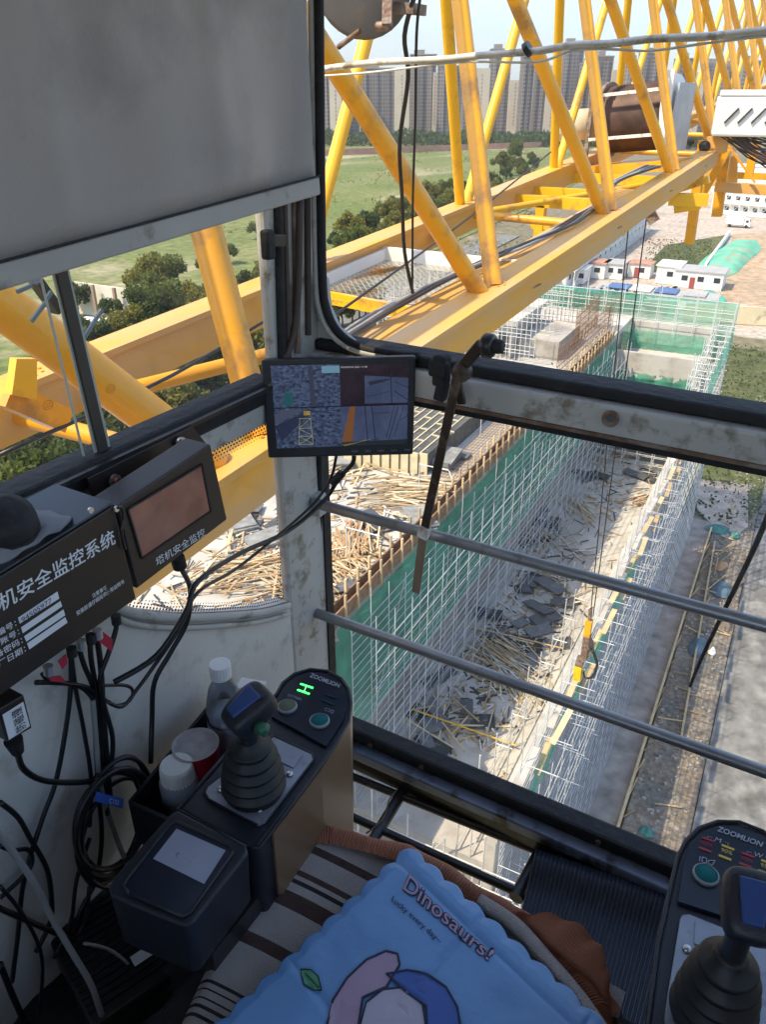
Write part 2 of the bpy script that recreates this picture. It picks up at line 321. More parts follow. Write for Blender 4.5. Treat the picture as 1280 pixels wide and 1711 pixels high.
# ------------------------------------------------------------------ foliage
def leaf_mat(name, col, rnd=0.35):
    m = bpy.data.materials.new(name); m.use_nodes = True; t = m.node_tree; N = t.nodes; L = t.links; b = N['Principled BSDF']
    b.inputs['Roughness'].default_value = 0.6; b.inputs['Specular IOR Level'].default_value = 0.25
    g = N.new('ShaderNodeNewGeometry'); n = N.new('ShaderNodeTexNoise'); n.inputs['Scale'].default_value = 0.7; n.inputs['Detail'].default_value = 3; L.new(g.outputs['Position'], n.inputs['Vector'])
    oi = N.new('ShaderNodeObjectInfo'); ad = N.new('ShaderNodeMath'); ad.operation = 'ADD'; L.new(n.outputs[0], ad.inputs[0]); L.new(oi.outputs['Random'], ad.inputs[1])
    ri = N.new('ShaderNodeMath'); ri.operation = 'ADD'; L.new(ad.outputs[0], ri.inputs[0]); L.new(g.outputs['Random Per Island'], ri.inputs[1])
    mr = N.new('ShaderNodeMapRange'); mr.inputs[1].default_value = 0.5; mr.inputs[2].default_value = 2.4; L.new(ri.outputs[0], mr.inputs[0])
    cr = N.new('ShaderNodeMix'); cr.data_type = 'RGBA'; L.new(mr.outputs[0], cr.inputs[0])
    cr.inputs[6].default_value = (col[0]*(1-rnd), col[1]*(1-rnd*0.8), col[2]*0.8, 1); cr.inputs[7].default_value = (col[0]*(1+rnd*1.6), col[1]*(1+rnd), col[2], 1)
    L.new(cr.outputs[2], b.inputs['Base Color'])
    tr = N.new('ShaderNodeBsdfTranslucent'); L.new(cr.outputs[2], tr.inputs[0]); ms = N.new('ShaderNodeMixShader'); ms.inputs[0].default_value = 0.45
    L.new(b.outputs[0], ms.inputs[1]); L.new(tr.outputs[0], ms.inputs[2]); L.new(ms.outputs[0], N['Material Output'].inputs[0]); MATS[name] = m; return m
M_leaf = leaf_mat('leaves_green', (0.10, 0.135, 0.03)); M_leafd = leaf_mat('leaves_dark', (0.06, 0.09, 0.028)); M_leafy = leaf_mat('leaves_yellow', (0.16, 0.165, 0.035))
M_bark = mat('bark', (0.11, 0.08, 0.055), 0.9, var=0.3, scale=6)
def leafcard(m, p, s, rng):
    n = Vector((rng.gauss(0, 1), rng.gauss(0, 1), rng.gauss(0.4, 1))).normalized(); x = n.orthogonal().normalized(); y = n.cross(x); a = rng.random()*6.28
    x, y = x*math.cos(a)+y*math.sin(a), y*math.cos(a)-x*math.sin(a)
    m.add([p-x*s, p-y*s*0.5, p+x*s, p+y*s*0.5], [(0, 1, 2, 3)])
def crown(seed, n, rx, rz, zc, ls, lobes=16):
    rng = random.Random(seed); m = MB(); cs = []
    for k in range(lobes):
        a = rng.random()*6.28; e = rng.uniform(-0.6, 1.2); q = rng.uniform(0.35, 0.95)
        cs.append((Vector((math.cos(a)*rx*q*math.cos(e), math.sin(a)*rx*q*math.cos(e), zc+rz*q*math.sin(e)*1.1)), rng.uniform(0.20, 0.48)*rx))
    for i in range(n):
        c, r = rng.choice(cs); d = Vector((rng.gauss(0, 1), rng.gauss(0, 1), rng.gauss(0, 0.9))).normalized()*r*(rng.random()**0.35)*(1.15 if rng.random() < 0.12 else 1)
        leafcard(m, c+d, ls*rng.uniform(0.6, 1.4), rng)
    return m, cs
def make_tree(seed, h, rx, n, ml, label, name='leafy_tree', loc=(0, 0, 0), ls=0.26, group='trees along the lane'):
    t = thing(name, label, 'tree', (0, 0, 0), group); cm, cs = crown(seed, n, rx, h*0.36, h*0.62, ls)
    tr = MB(); tr.path([(0, 0, -0.3), (0.1, 0, h*0.25), (-0.05, 0.1, h*0.55)], lambda u: 0.17*(1-u*0.6), 7)
    for c, r in cs[:6]: tr.path([(0, 0.05, h*0.33), c*0.5+Vector((0, 0, h*0.22)), c], lambda u: 0.07*(1-u*0.7), 5, 2)
    build(tr, 'trunk', M_bark, t); build(cm, 'crown', ml, t); return t
LT = ['round yellow-green tree', 'dark green tree', 'tall mid green tree', 'low spreading green tree']
TV = [make_tree(11, 7.0, 3.1, 3600, M_leafy, LT[0]), make_tree(12, 6.5, 2.9, 3600, M_leafd, LT[1]), make_tree(13, 8.5, 3.0, 4000, M_leaf, LT[2]), make_tree(14, 5.0, 2.9, 3000, M_leaf, LT[3])]
TK = [kids(t) for t in TV]; used = [False]*4
def plant(p, k, sc=1.0, rng=random):
    rot = (0, 0, rng.random()*6.28)
    if not used[k]:
        used[k] = True; o = TV[k]; o.location = p; o.rotation_euler = rot; o.scale = (sc, sc, sc); return o
    return dup(TV[k], p, rot, scale=sc, ch=TK[k])
rt_ = random.Random(3)
rows = [((-20, 880), (460, 590), 44, 22), ((0, 800), (520, 520), 36, 26), ((100, 640), (540, 470), 20, 14), ((440, 660), (620, 520), 14, 16), ((560, 470), (900, 290), 26, 10), ((560, 430), (900, 270), 22, 8), ((0, 940), (330, 740), 24, 20)]
RL = ('low in the side window', 'under the slanting yellow tube', 'behind the far chord in the side window', 'just left of the mesh walkway', 'between the two chords', 'beyond the far chord', 'in the bottom corner of the side window')
for ri_, (a, b, n, j) in enumerate(rows):
    for i in range(n):
        t = (i+rt_.random()*0.6)/n; p = G(lerp(a[0], b[0], t)+rt_.uniform(-j, j), lerp(a[1], b[1], t)+rt_.uniform(-j, j)*0.6)
        if S(-26, 0).x < p.x < 5 and p.y < 66: continue
        k_ = rt_.choice((0, 0, 1, 2, 3)); o_ = plant(p, k_, rt_.uniform(0.75, 1.15), rt_); o_['label'] = LT[k_]+', '+RL[ri_]
for (x, y, k, sc) in ((262, 520, 0, 1.25), (285, 505, 2, 1.0), (240, 505, 0, 0.9), (133, 530, 1, 0.9), (188, 545, 1, 0.7), (350, 470, 3, 0.9), (380, 440, 3, 0.8), (430, 400, 3, 0.8), (860, 285, 2, 1.6), (835, 300, 0, 1.5), (648, 265, 1, 1.3), (1010, 255, 1, 1.2)):
    o_ = plant(G(x, y), k, sc, rt_); o_['label'] = LT[k]+', standing alone near the '+('white panel wall' if x < 300 else 'field edge under the blind' if x < 500 else 'far end of the green field')
# tall weeds / shrubs in the field and grass round the site: nobody could count them
m = MB(); rg = random.Random(5)
for i in range(900):
    x = rg.uniform(330, 900); y = rg.uniform(250, 500) if x > 520 else rg.uniform(385, 520); p = G(x, y)
    if p.y < 90 or p.length > 700: continue
    if noise.noise((p.x*0.02, p.y*0.02, 0)) < -0.05: continue
    s = rg.uniform(0.5, 1.3)*(1+p.length/400)
    for k in range(14): leafcard(m, p+Vector((rg.gauss(0, s), rg.gauss(0, s), abs(rg.gauss(0.2, 0.35))*s)), 0.22*s, rg)
tag(build(m, 'field_scrub', M_leafy), 'low scrub and weeds scattered over the open green field', 'scrub', kind='stuff')
m = MB()
for i in range(7000):
    u, v = rg.random(), rg.random(); p = S(lerp(-24, 1, u) if rg.random() < .6 else lerp(-40, 8, u), lerp(64, 122, v), GZ)
    leafcard(m, p+Vector((0, 0, rg.uniform(0, 0.4))), rg.uniform(0.10, 0.24), rg)
for i in range(1200):
    a = G(rg.uniform(1078, 1190), rg.uniform(400, 452)); leafcard(m, a+Vector((0, 0, rg.uniform(0, 0.15))), rg.uniform(0.12, 0.3), rg)
for i in range(1800):
    a = G(rg.uniform(860, 1130), rg.uniform(500, 513)); leafcard(m, a+Vector((0, 0, rg.uniform(0, 2.2))), rg.uniform(0.3, 0.8), rg)
tag(build(m, 'weeds', M_leafd), 'rank green weeds on the plots beyond the scaffolded building', 'weeds', kind='stuff')  # dark leaf colour stands in for the shade on these plots
m = MB()
for i in range(9000):
    t = rg.random(); a = lerp(505, 1250, t); dd = rg.uniform(610, 700); hh = 7+5*noise.noise((t*14, 0, 0)); r_ = ray(a, 215); q = Vector((r_.x, r_.y, 0)).normalized()*dd
    leafcard(m, q+Vector((0, 0, GZ+rg.random()*hh)), rg.uniform(1.2, 2.6), rg)
tag(build(m, 'far_tree_belt', M_leafd), 'dark belt of trees at the foot of the apartment towers', 'tree belt', kind='stuff')
m = MB()
a, b = G(515, 262), G(915, 246); m.beam(a+Vector((0, 0, 1.6)), b+Vector((0, 0, 1.6)), 0.4, 3.6)
tag(build(m, 'site_wall', mat('brick_pink', (0.46, 0.24, 0.17), 0.9, var=0.2, scale=0.2)), 'long pinkish brick wall along the far end of the green field', 'wall')

# ------------------------------------------------------------------ apartment towers far off
def facade_mat(name, base, dark, sx_, sz_):
    m = bpy.data.materials.new(name); m.use_nodes = True; t = m.node_tree; N = t.nodes; L = t.links; b = N['Principled BSDF']; b.inputs['Roughness'].default_value = 0.6
    tc = N.new('ShaderNodeTexCoord'); br = N.new('ShaderNodeTexBrick'); br.offset = 0.0; br.inputs['Scale'].default_value = 1.0
    br.inputs['Brick Width'].default_value = sx_; br.inputs['Row Height'].default_value = sz_; br.inputs['Mortar Size'].default_value = 0.75; br.inputs['Mortar Smooth'].default_value = 0.0
    br.inputs['Color1'].default_value = (*dark, 1); br.inputs['Color2'].default_value = (*[c*1.9 for c in dark], 1); br.inputs['Mortar'].default_value = (*base, 1)
    sp = N.new('ShaderNodeSeparateXYZ'); L.new(tc.outputs['Object'], sp.inputs[0]); cb = N.new('ShaderNodeCombineXYZ')
    ad = N.new('ShaderNodeMath'); ad.operation = 'ADD'; L.new(sp.outputs[0], ad.inputs[0]); L.new(sp.outputs[1], ad.inputs[1])
    L.new(ad.outputs[0], cb.inputs[0]); L.new(sp.outputs[2], cb.inputs[1]); L.new(cb.outputs[0], br.inputs['Vector'])
    oi = N.new('ShaderNodeObjectInfo'); mr = N.new('ShaderNodeMapRange'); mr.inputs[3].default_value = .72; mr.inputs[4].default_value = 1.3; L.new(oi.outputs['Random'], mr.inputs[0])
    vm = N.new('ShaderNodeVectorMath'); vm.operation = 'SCALE'; L.new(br.outputs[0], vm.inputs[0]); L.new(mr.outputs[0], vm.inputs['Scale']); L.new(vm.outputs[0], b.inputs['Base Color']); MATS[name] = m; return m
M_fac = facade_mat('tower_windows', (0.21, 0.175, 0.155), (0.045, 0.042, 0.048), 3.1, 3.0)
M_end = mat('tower_render', (0.52, 0.45, 0.35), 0.85, var=0.06, scale=0.1)
M_slot = mat('tower_slots', (0.24, 0.21, 0.18), 0.8)
def tower(n, x0, x1, ytop, px0=None, px1=None, ypt=None, dist=760, ybase=216, lab='grey'):
    c = PH((x0+x1)/2, 200, dist); c.z = GZ; k = dist/F*1.0/math.cos(PITCH)*math.cos(PITCH)
    def zt(y): r_ = ray(640, y); return r_.z*(dist/r_.dot(HF))
    ang = YAW; sc = dist/1474.0
    def X(px): return (px-(x0+x1)/2)*sc
    M = Matrix.Rotation(ang, 3, 'Z')
    t = thing('apartment_tower', lab, 'apartment block', c, 'apartment towers across the field')
    def bx(xa, xb, za, zb, ya, yb): return MB().box(M@Vector(((xa+xb)/2, (ya+yb)/2, (za+zb)/2))+Vector((c.x, c.y, 0)), (xb-xa, yb-ya, zb-za), M)
    z1 = zt(ytop)
    body = bx(X(x0), X(x1), GZ-1, z1, 0, 14); build(body, 'facade', M_fac, t)
    w_ = X(x1)-X(x0); nb = max(2, int(w_/8))
    for i in range(nb):
        xa = X(x0)+w_*(i+0.12)/nb; build(bx(xa, xa+w_*0.42/nb, GZ, z1-1.5, -1.4, 0), 'balcony_bay', M_fac, t)
    build(bx(X(x0)+w_*0.15, X(x0)+w_*0.55, z1, z1+4.5, 3, 10), 'stair_head', M_slot, t)
    build(bx(X(x0)-0.3, X(x1)+0.3, z1, z1+1.0, -0.4, 14.4), 'parapet', M_slot, t)
    if px0:
        z2 = zt(ypt); build(bx(X(px0), X(px1), GZ-1, z2, -2.5, 13), 'end_wall', M_end, t)
        q = MB(); xm = (X(px0)+X(px1))/2; z = GZ+8
        while z < z2-3: q.box(M@Vector((xm, -2.55, z))+Vector((c.x, c.y, 0)), (0.9, 0.25, 1.5), M); z += 3
        build(q, 'window_column', M_slot, t)
    return t
TW = [(530, 553, 122, 552, 572, 128, 'narrow apartment tower with pale end wall, leftmost beside the window post'), (602, 660, 116, 659, 684, 118, 'broad grey apartment tower left of the dangling cable'),
      (684, 727, 93, 722, 729, 122, 'grey apartment tower with a thin pale strip, right of the dangling cable'), (772, 790, 118, 789, 815, 115, 'apartment tower with a wide pale end wall between the yellow tubes'),
      (815, 848, 84, 847, 868, 135, 'tall dark apartment tower with a low pale end wall'), (867, 886, 96, None, None, None, 'narrow dark apartment tower behind the thin lamp mast'),
      (888, 908, 105, 908, 931, 110, 'apartment tower with pale end wall left of the tallest dark one'), (931, 965, 74, None, None, None, 'tallest dark apartment tower in the skyline'),
      (985, 1014, 96, 1013, 1042, 118, 'apartment tower with pale end wall behind the rope drum'), (1060, 1092, 90, 1092, 1110, 118, 'apartment tower seen above the rope drum'),
      (1120, 1150, 100, 1150, 1166, 122, 'apartment tower seen right of the rope drum'), (1195, 1225, 112, None, None, None, 'apartment tower seen between the farthest jib lacing'), (470, 500, 112, None, None, None, 'apartment tower behind the window post'), (572, 600, 126, None, None, None, 'low dark tower between the first and second pale end walls'), (730, 770, 112, None, None, None, 'tower partly hidden by the two upright yellow tubes'), (1040, 1062, 104, None, None, None, 'narrow tower above the left flange of the rope drum'), (965, 986, 108, None, None, None, 'narrow tower right of the tallest dark one'), (1166, 1196, 108, 1180, 1196, 125, 'tower right of the rope drum with pale end wall'), (1226, 1262, 104, None, None, None, 'tower at the far right among the jib lacing')]
for i, (a, b, y, c, d_, e, l) in enumerate(TW): tower(i, a, b, y, c, d_, e, dist=740+25*(i*7 % 5), lab=l)
m = MB(); a = G(878, 222); m.tube(a, a+Vector((0, 0, 52)), 0.55, 8, 0.3); m.box(a+Vector((0, 0, 42)), (3, 3, 12))
tag(build(m, 'lamp_mast', M_white), 'thin white mast standing in front of the apartment towers', 'mast')

# ------------------------------------------------------------------ yard beyond: prefab huts, containers, truck
M_wpan = mat('white_panel', (0.72, 0.70, 0.65), 0.6, var=0.06, scale=0.3)
M_roofr = mat('roof_rust', (0.42, 0.22, 0.15), 0.7, var=0.25, scale=0.8); M_roofg = mat('roof_grey', (0.38, 0.37, 0.36), 0.6, var=0.1, scale=0.5)
M_win = mat('dark_window', (0.03, 0.035, 0.045), 0.2); M_doorr = mat('door_red', (0.28, 0.06, 0.05), 0.6); M_blue = mat('blue_roof', (0.05, 0.13, 0.42), 0.5, var=0.1, scale=0.3)
M_solar = mat('solar_blue', (0.03, 0.07, 0.22), 0.25, var=0.2, scale=1)
def hut(name, p, w_, d_, h, roofm, label, wins=3, door=True, rz=0.0, gable=False, group=None, cat='hut'):
    t = thing(name, label, cat, p, group); M = Matrix.Rotation(rz, 3, 'Z'); p = Vector(p)
    def b(x, y, z, sx_, sy_, sz_): return MB().box(p+M@Vector((x, y, z)), (sx_, sy_, sz_), M)
    build(b(0, 0, h/2, w_, d_, h), 'wall', M_wpan, t)
    q = MB()
    if gable:
        P = [Vector((-w_/2-.2, -d_/2-.3, h)), Vector((-w_/2-.2, d_/2+.3, h)), Vector((-w_/2-.2, 0, h+d_*0.22))]; q.prism([p+M@x for x in P], M@Vector((w_+.4, 0, 0)))
    else: q.box(p+M@Vector((0, 0, h+0.12)), (w_+0.5, d_+0.5, 0.2), M)
    build(q, 'roof', roofm, t)
    for i in range(wins):
        x = -w_/2+w_*(i+0.5)/wins+0.4; build(b(x, -d_/2-0.03, h*0.6, min(1.1, w_/wins*0.5), 0.1, 0.9), 'window', M_win, t)
    if door: build(b(-w_*0.12, -d_/2-0.04, 1.0, 0.9, 0.1, 2.0), 'door', M_doorr, t)
    return t
hut('site_cabin', G(1168, 478), 8.6, 6, 3.0, M_roofg, 'white cabin with grey flat roof and red door by the grass plot', 3, True, BA)
hut('site_cabin', G(1118, 470), 4.2, 6.5, 3.2, M_wpan, 'white cabin with white roof joined to the left of the red-door cabin', 1, False, BA)
hut('tin_shed', G(1070, 462), 4.2, 4, 2.6, M_roofr, 'small tin shed with rusty roof between the hoist ropes', 1, True, BA)
hut('tin_shed', G(1028, 463), 3.6, 5, 2.8, M_roofg, 'pale shed with grey roof left of the hoist ropes', 2, False, BA)
hut('tin_shed', G(998, 462), 3.8, 5, 2.8, M_roofr, 'shed with brick-red roof beside the two-storey prefab block', 1, False, BA)
hut('tin_shed', G(964, 470), 3.8, 5, 2.6, M_wpan, 'low white shed below the two-storey prefab block', 2, False, BA)
hut('tin_shed', G(905, 484), 3.8, 5, 2.6, M_wpan, 'low white shed under the jib chord edge', 2, False, BA)
hut('blue_shed', G(885, 493), 7, 3, 2.4, M_blue, 'long shed with bright blue roof under the jib', 2, False, BA)
hut('carport', G(955, 499), 15, 3.2, 1.6, mat('roof_bluegrey', (0.12, 0.15, 0.28), 0.4, var=0.2, scale=.5), 'long low shed with dark blue-grey roof before the fence', 5, False, BA)
t = hut('solar_shed', G(1095, 508), 20, 5, 2.0, M_roofg, 'long low shed with blue solar panels on its roof', 0, False, BA)
for i, (dx, mt_) in enumerate(((-6.5, M_solar), (-2.6, M_wpan), (1.6, M_solar), (6.3, M_roofg))):
    c = ORG[t.name]; q = MB().box(c+Matrix.Rotation(BA, 3, 'Z')@Vector((dx, 0, 2.4)), (3.6, 4.6, 0.15), rz=BA); build(q, 'roof_panel', mt_, t)
def prefab(a, b, h, depth, label, nb):
    t = thing('prefab_block', label, 'prefab building', a); a = Vector(a); b = Vector(b); d = (b-a).normalized(); n = d.cross(Vector((0, 0, 1)))
    build(MB().beam(a-n*depth/2+Vector((0, 0, h/2)), b-n*depth/2+Vector((0, 0, h/2)), depth, h), 'wall', M_wpan, t)
    build(MB().beam(a-n*depth/2+Vector((0, 0, h+.3)), b-n*depth/2+Vector((0, 0, h+.3)), depth+1.2, 0.25), 'roof', M_roofg, t)
    L_ = (b-a).length
    for fl in range(2):
        build(MB().beam(a+n*0.7+Vector((0, 0, 3*fl+0.1)), b+n*0.7+Vector((0, 0, 3*fl+0.1)), 1.4, 0.15), 'gallery_floor', M_wpan, t)
        build(MB().tube(a+n*1.4+Vector((0, 0, 3*fl+1.1)), b+n*1.4+Vector((0, 0, 3*fl+1.1)), 0.06, 5), 'handrail', M_white, t)
        for i in range(nb):
            c = a+d*L_*(i+0.5)/nb; build(MB().beam(c-d*0.6+n*0.05+Vector((0, 0, 3*fl+1.7)), c+d*0.6+n*0.05+Vector((0, 0, 3*fl+1.7)), 0.1, 1.1), 'window', M_win, t)
    for i in range(nb+1):
        c = a+d*L_*i/nb; q = MB().tube(c+n*1.4, c+n*1.4+Vector((0, 0, h)), 0.08, 5)
        if i < nb: q.tube(c+n*1.4, c+n*1.4+d*L_/nb+Vector((0, 0, 3)), 0.06, 5); q.tube(c+n*1.4+Vector((0, 0, 3)), c+n*1.4+d*L_/nb+Vector((0, 0, 6)), 0.06, 5)
        build(q, 'gallery_frame', M_white, t)
    return t
prefab(G(945, 482), G(1076, 386), 6.2, 7, 'white two-storey prefab block with outside gallery and braces, seen under the jib', 16)
prefab(G(1190, 356)+Vector((0, 0, 0)), G(1300, 366), 6.5, 9, 'long white two-storey prefab building across the road at the top right', 7)
hut('site_office', G(1262, 322), 30, 12, 9, M_wpan, 'large white building behind the hoist platform', 6, False, BA)
# truck
def truck(p, rz):
    t = thing('box_truck', 'white box truck parked on the far road', 'truck', p); M = Matrix.Rotation(rz, 3, 'Z'); p = Vector(p)
    b = lambda x, y, z, a, b_, c: MB().box(p+M@Vector((x, y, z)), (a, b_, c), M)
    build(b(-0.8, 0, 1.75, 4.6, 2.1, 2.1), 'cargo_box', M_white, t, bevel=0.05)
    q = MB(); pr = [(1.65, 0.5), (3.1, 0.5), (3.15, 1.3), (2.75, 2.3), (1.65, 2.4)]; q.prism([p+M@Vector((x, -1, z)) for x, z in pr], M@Vector((0, 2, 0))); build(q, 'cab', M_white, t, bevel=0.06)
    build(b(2.35, -1.0, 1.7, 0.7, 0.06, 0.6), 'side_window', M_win, t); build(b(3.0, 0, 1.75, 0.12, 1.7, 0.7), 'windscreen', M_win, t)
    for x in (-2, 2.3):
        for s in (-1, 1): build(MB().tube(p+M@Vector((x, s*0.85, 0.42)), p+M@Vector((x, s*1.1, 0.42)), 0.42, 14), 'wheel', M_blkr, t)
    build(b(0, 0, 0.6, 5.8, 0.8, 0.2), 'chassis', M_blkm, t)
truck(G(1232, 380), BA*0.5)
# walls and mounds
def wall(name, a, b, h, th, mt_, label, base=0.0):
    a = Vector(a); b = Vector(b); return tag(build(MB().beam(a+Vector((0, 0, h/2+base)), b+Vector((0, 0, h/2+base)), th, h), name, mt_), label, 'wall')
M_cream = mat('cream_render', (0.58, 0.50, 0.33), 0.9, var=0.08, scale=0.4, dirt=(0.34, 0.29, 0.2), dirt_amt=0.25, dscale=0.5)
wall('boundary_wall', G(1142, 536), G(1310, 546), 2.8, 0.4, M_cream, 'cream rendered wall running beyond the scaffolded building')
wall('garden_wall', G(990, 519), G(1070, 521), 2.6, 0.3, mat('grey_brown_wall', (0.26, 0.22, 0.17), 0.9, var=0.25, scale=0.5), 'short brown wall stub among the weeds behind the scaffolding')
wall('garden_wall', G(1076, 523), G(1130, 527), 2.2, 0.3, mat('grey_brown_wall2', (0.34, 0.29, 0.22), 0.9, var=0.25, scale=0.5), 'short dull wall stub left of the cream wall')
wall('plot_kerb', G(1178, 450), G(1218, 394), 1.2, 0.5, M_white, 'low white kerb wall between the grass plot and the netted mound')
wall('panel_wall', G(108, 520), G(222, 538), 5.2, 0.3, mat('panel_white', (0.62, 0.58, 0.48), 0.8, var=0.05, scale=0.2), 'tall off-white panel wall at the field edge behind the left window')
for i, x in enumerate((130, 165, 200)):
    a = G(x, 522+(x-108)*0.16)+Vector((0.5, -0.6, 0)); tag(build(MB().box(a+Vector((0, 0, 2.7)), (0.5, 0.4, 5.4)), 'wall_pillar', mat('pillar_brown', (0.30, 0.20, 0.13), 0.8)), 'brown pillar against the off-white panel wall', 'pillar', 'pillars of the panel wall')
hut('white_hut', G(178, 572), 9, 5, 2.6, M_wpan, 'small white hut below the off-white panel wall', 2, False, R(15))
def mound(name, cx, cy, rx, ry, h, mt_, label, seed, rot=0.0):
    m = MB(); c = G(cx, cy)
    def fn(u, v):
        a = 2*math.pi*u; q = v; n_ = noise.noise((math.cos(a)*q*2+seed, math.sin(a)*q*2, seed)); rr = q*(1+0.25*noise.noise((math.cos(a)*1.5+seed, math.sin(a)*1.5, 2)))
        x, y = math.cos(a)*rr*rx, math.sin(a)*rr*ry; return c+Vector((x*math.cos(rot)-y*math.sin(rot), x*math.sin(rot)+y*math.cos(rot), h*(1-q*q)*(1+0.5*n_)+0.02))
    m.grid(fn, 40, 12); return tag(build(m, name, mt_), label, 'mound')
M_netg = mat('mound_net', (0.13, 0.40, 0.27), 0.85, var=0.25, scale=0.25, dirt=(0.36, 0.28, 0.19), dirt_amt=0.35, dscale=0.2, dsharp=0.1, bump=0.6, bscale=1)
mound('netted_mound', 1222, 430, 4.5, 30, 1.6, M_netg, 'long earth mound under pale green netting beside the white kerb', 1)
mound('netted_mound', 1275, 528, 8, 3.5, 1.2, M_netg, 'green netted mound partly cut by the photo edge near the cream wall', 4)
mound('netted_mound', 1185, 500, 3.2, 1.8, 1.2, mat('net_teal', (0.04, 0.32, 0.22), 0.8, var=.3, scale=.6), 'small teal netted heap beside the solar shed', 8)

hz = bpy.data.materials.new('haze_air'); hz.use_nodes = True; hn = hz.node_tree.nodes; hn.remove(hn['Principled BSDF'])
pv = hn.new('ShaderNodeVolumePrincipled'); pv.inputs['Color'].default_value = (.86, .90, .96, 1); pv.inputs['Density'].default_value = .00018; pv.inputs['Anisotropy'].default_value = .3
hz.node_tree.links.new(pv.outputs[0], hn['Material Output'].inputs['Volume'])
hb_ = MB().box((-500, 2250, 225), (9400, 9800, 520)); hb_.v = [Vector((p.x, p.y, -34.5 if p.z < 0 else 480)) for p in hb_.v]
tag(build(hb_, 'haze', hz), 'thin pale summer haze over the whole site', 'haze', kind='stuff')
# ------------------------------------------------------------------ building under construction
ZU, ZL, ZR = -14.8, -23.0, -19.2
YN, YF = 16.8, 61.0                       # near and far end, site axes
def sbox(x0, x1, y0, y1, z0, z1): return MB().box(S((x0+x1)/2, (y0+y1)/2, (z0+z1)/2), (x1-x0, y1-y0, z1-z0), rz=BA)
bld = thing('concrete_building', 'half-built concrete building inside scaffolding with a high sunlit slab and a lower shaded one', 'building', S(-15, 38, GZ))
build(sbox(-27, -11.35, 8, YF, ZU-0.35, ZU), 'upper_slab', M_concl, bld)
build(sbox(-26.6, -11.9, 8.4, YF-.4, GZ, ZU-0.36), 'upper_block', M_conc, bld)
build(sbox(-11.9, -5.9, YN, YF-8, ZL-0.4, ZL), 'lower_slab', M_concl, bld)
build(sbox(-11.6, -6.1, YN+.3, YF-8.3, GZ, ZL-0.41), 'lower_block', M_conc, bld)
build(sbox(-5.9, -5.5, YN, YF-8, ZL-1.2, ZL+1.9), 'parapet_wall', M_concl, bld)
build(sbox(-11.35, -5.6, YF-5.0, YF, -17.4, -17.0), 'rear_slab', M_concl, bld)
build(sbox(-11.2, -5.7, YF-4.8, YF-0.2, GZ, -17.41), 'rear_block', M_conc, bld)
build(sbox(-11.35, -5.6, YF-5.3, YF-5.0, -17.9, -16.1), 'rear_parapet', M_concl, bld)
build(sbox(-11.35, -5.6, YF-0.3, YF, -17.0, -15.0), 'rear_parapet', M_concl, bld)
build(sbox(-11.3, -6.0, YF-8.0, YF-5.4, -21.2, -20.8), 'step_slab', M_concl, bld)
# concrete stair core inside dense props
build(sbox(-21.5, -16.0, 46, 52, ZU, -12.6), 'stair_core', M_concl, bld); build(sbox(-21.9, -15.6, 45.6, 52.4, -12.6, -12.3), 'core_roof', M_concl, bld)
for i in range(5): build(sbox(-21.2+i*1.1, -20.6+i*1.1, 45.9, 46.0, ZU+.3, -13.2), 'core_opening', M_win, bld)
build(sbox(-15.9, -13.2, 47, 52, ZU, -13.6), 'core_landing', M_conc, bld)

def scaffold(name, label, p0, p1, z0, z1, bay=1.5, lift=0.5, depth=0.9, r=0.024, rung=True, diag=True, xform=S, M_galv=None):
    M_galv = M_galv or MATS['scaffold_steel']
    """double row of standards from p0 to p1 (site axes) with ledgers and transoms"""
    a = xform(p0[0], p0[1]); b = xform(p1[0], p1[1]); d = (b-a).normalized(); n = Vector((d.y, -d.x, 0))*depth; L_ = (b-a).length
    t = thing(name, label, 'scaffolding', Vector((a.x, a.y, z0))); nb = max(1, round(L_/bay)); cnt = 0; rest = MB()
    for row in (0, 1):
        for i in range(nb+1):
            c = a+d*L_*i/nb+n*row; top = z1+(0.15, 1.0, 0.5)[(i+row) % 3]
            q = MB().tube(Vector((c.x, c.y, z0)), Vector((c.x, c.y, top)), r*1.25, 6); build(q, 'standard', M_galv, t)
        z = z0+0.2; k = 0
        while z <= z1+0.01:
            q = MB().tube(a+n*row+Vector((0, 0, z-a.z)), b+n*row+Vector((0, 0, z-a.z)), r, 5); build(q, 'ledger', M_galv, t); z += lift*(2 if row else 1); k += 1
    tr = 0
    if rung:
        for i in range(nb+1):
            z = z1
            while z > max(z0+0.3, z1-7):
                c = a+d*L_*i/nb; e = c+n*1.25; q = MB().tube(Vector((c.x, c.y, z)), Vector((e.x, e.y, z)), r*1.2, 5)
                if tr < 100: build(q, 'transom', M_galv, t)
                else: rest.tube(Vector((c.x, c.y, z)), Vector((e.x, e.y, z)), r*1.2, 5)
                tr += 1; z -= 1.6
        if rest.v: tag(build(rest, 'transom', M_galv, t), kind='stuff')
    if diag:
        for i in range(0, nb-2, 4):
            c = a+d*L_*i/nb; e = a+d*L_*min(nb, i+3)/nb; build(MB().tube(Vector((c.x, c.y, max(z0, z1-7))), Vector((e.x, e.y, z1)), r, 5), 'brace', M_galv, t)
    return t
scaffold('side_scaffold', 'white scaffolding rising from the lower slab in front of the tall green net', (-10.9, YN), (-10.75, YF-8), ZL, ZU-0.35, 1.3, 0.36, 0.9, 0.014, rung=False, M_galv=M_galv_shade)
scaffold('outer_scaffold', 'scaffolding with close horizontal tubes down to the ground on the building\'s right side', (-5.3, YN-.3), (-5.3, 47), GZ, ZR, 1.5, 0.32, 1.0, 0.015, M_galv=M_galv_shade)
scaffold('corner_scaffold', 'tall white scaffolding wrapping the far right corner of the building', (-5.3, 47), (-5.3, YF+.6), GZ, ZU+.2, 1.5, 0.5, 1.0, 0.025)
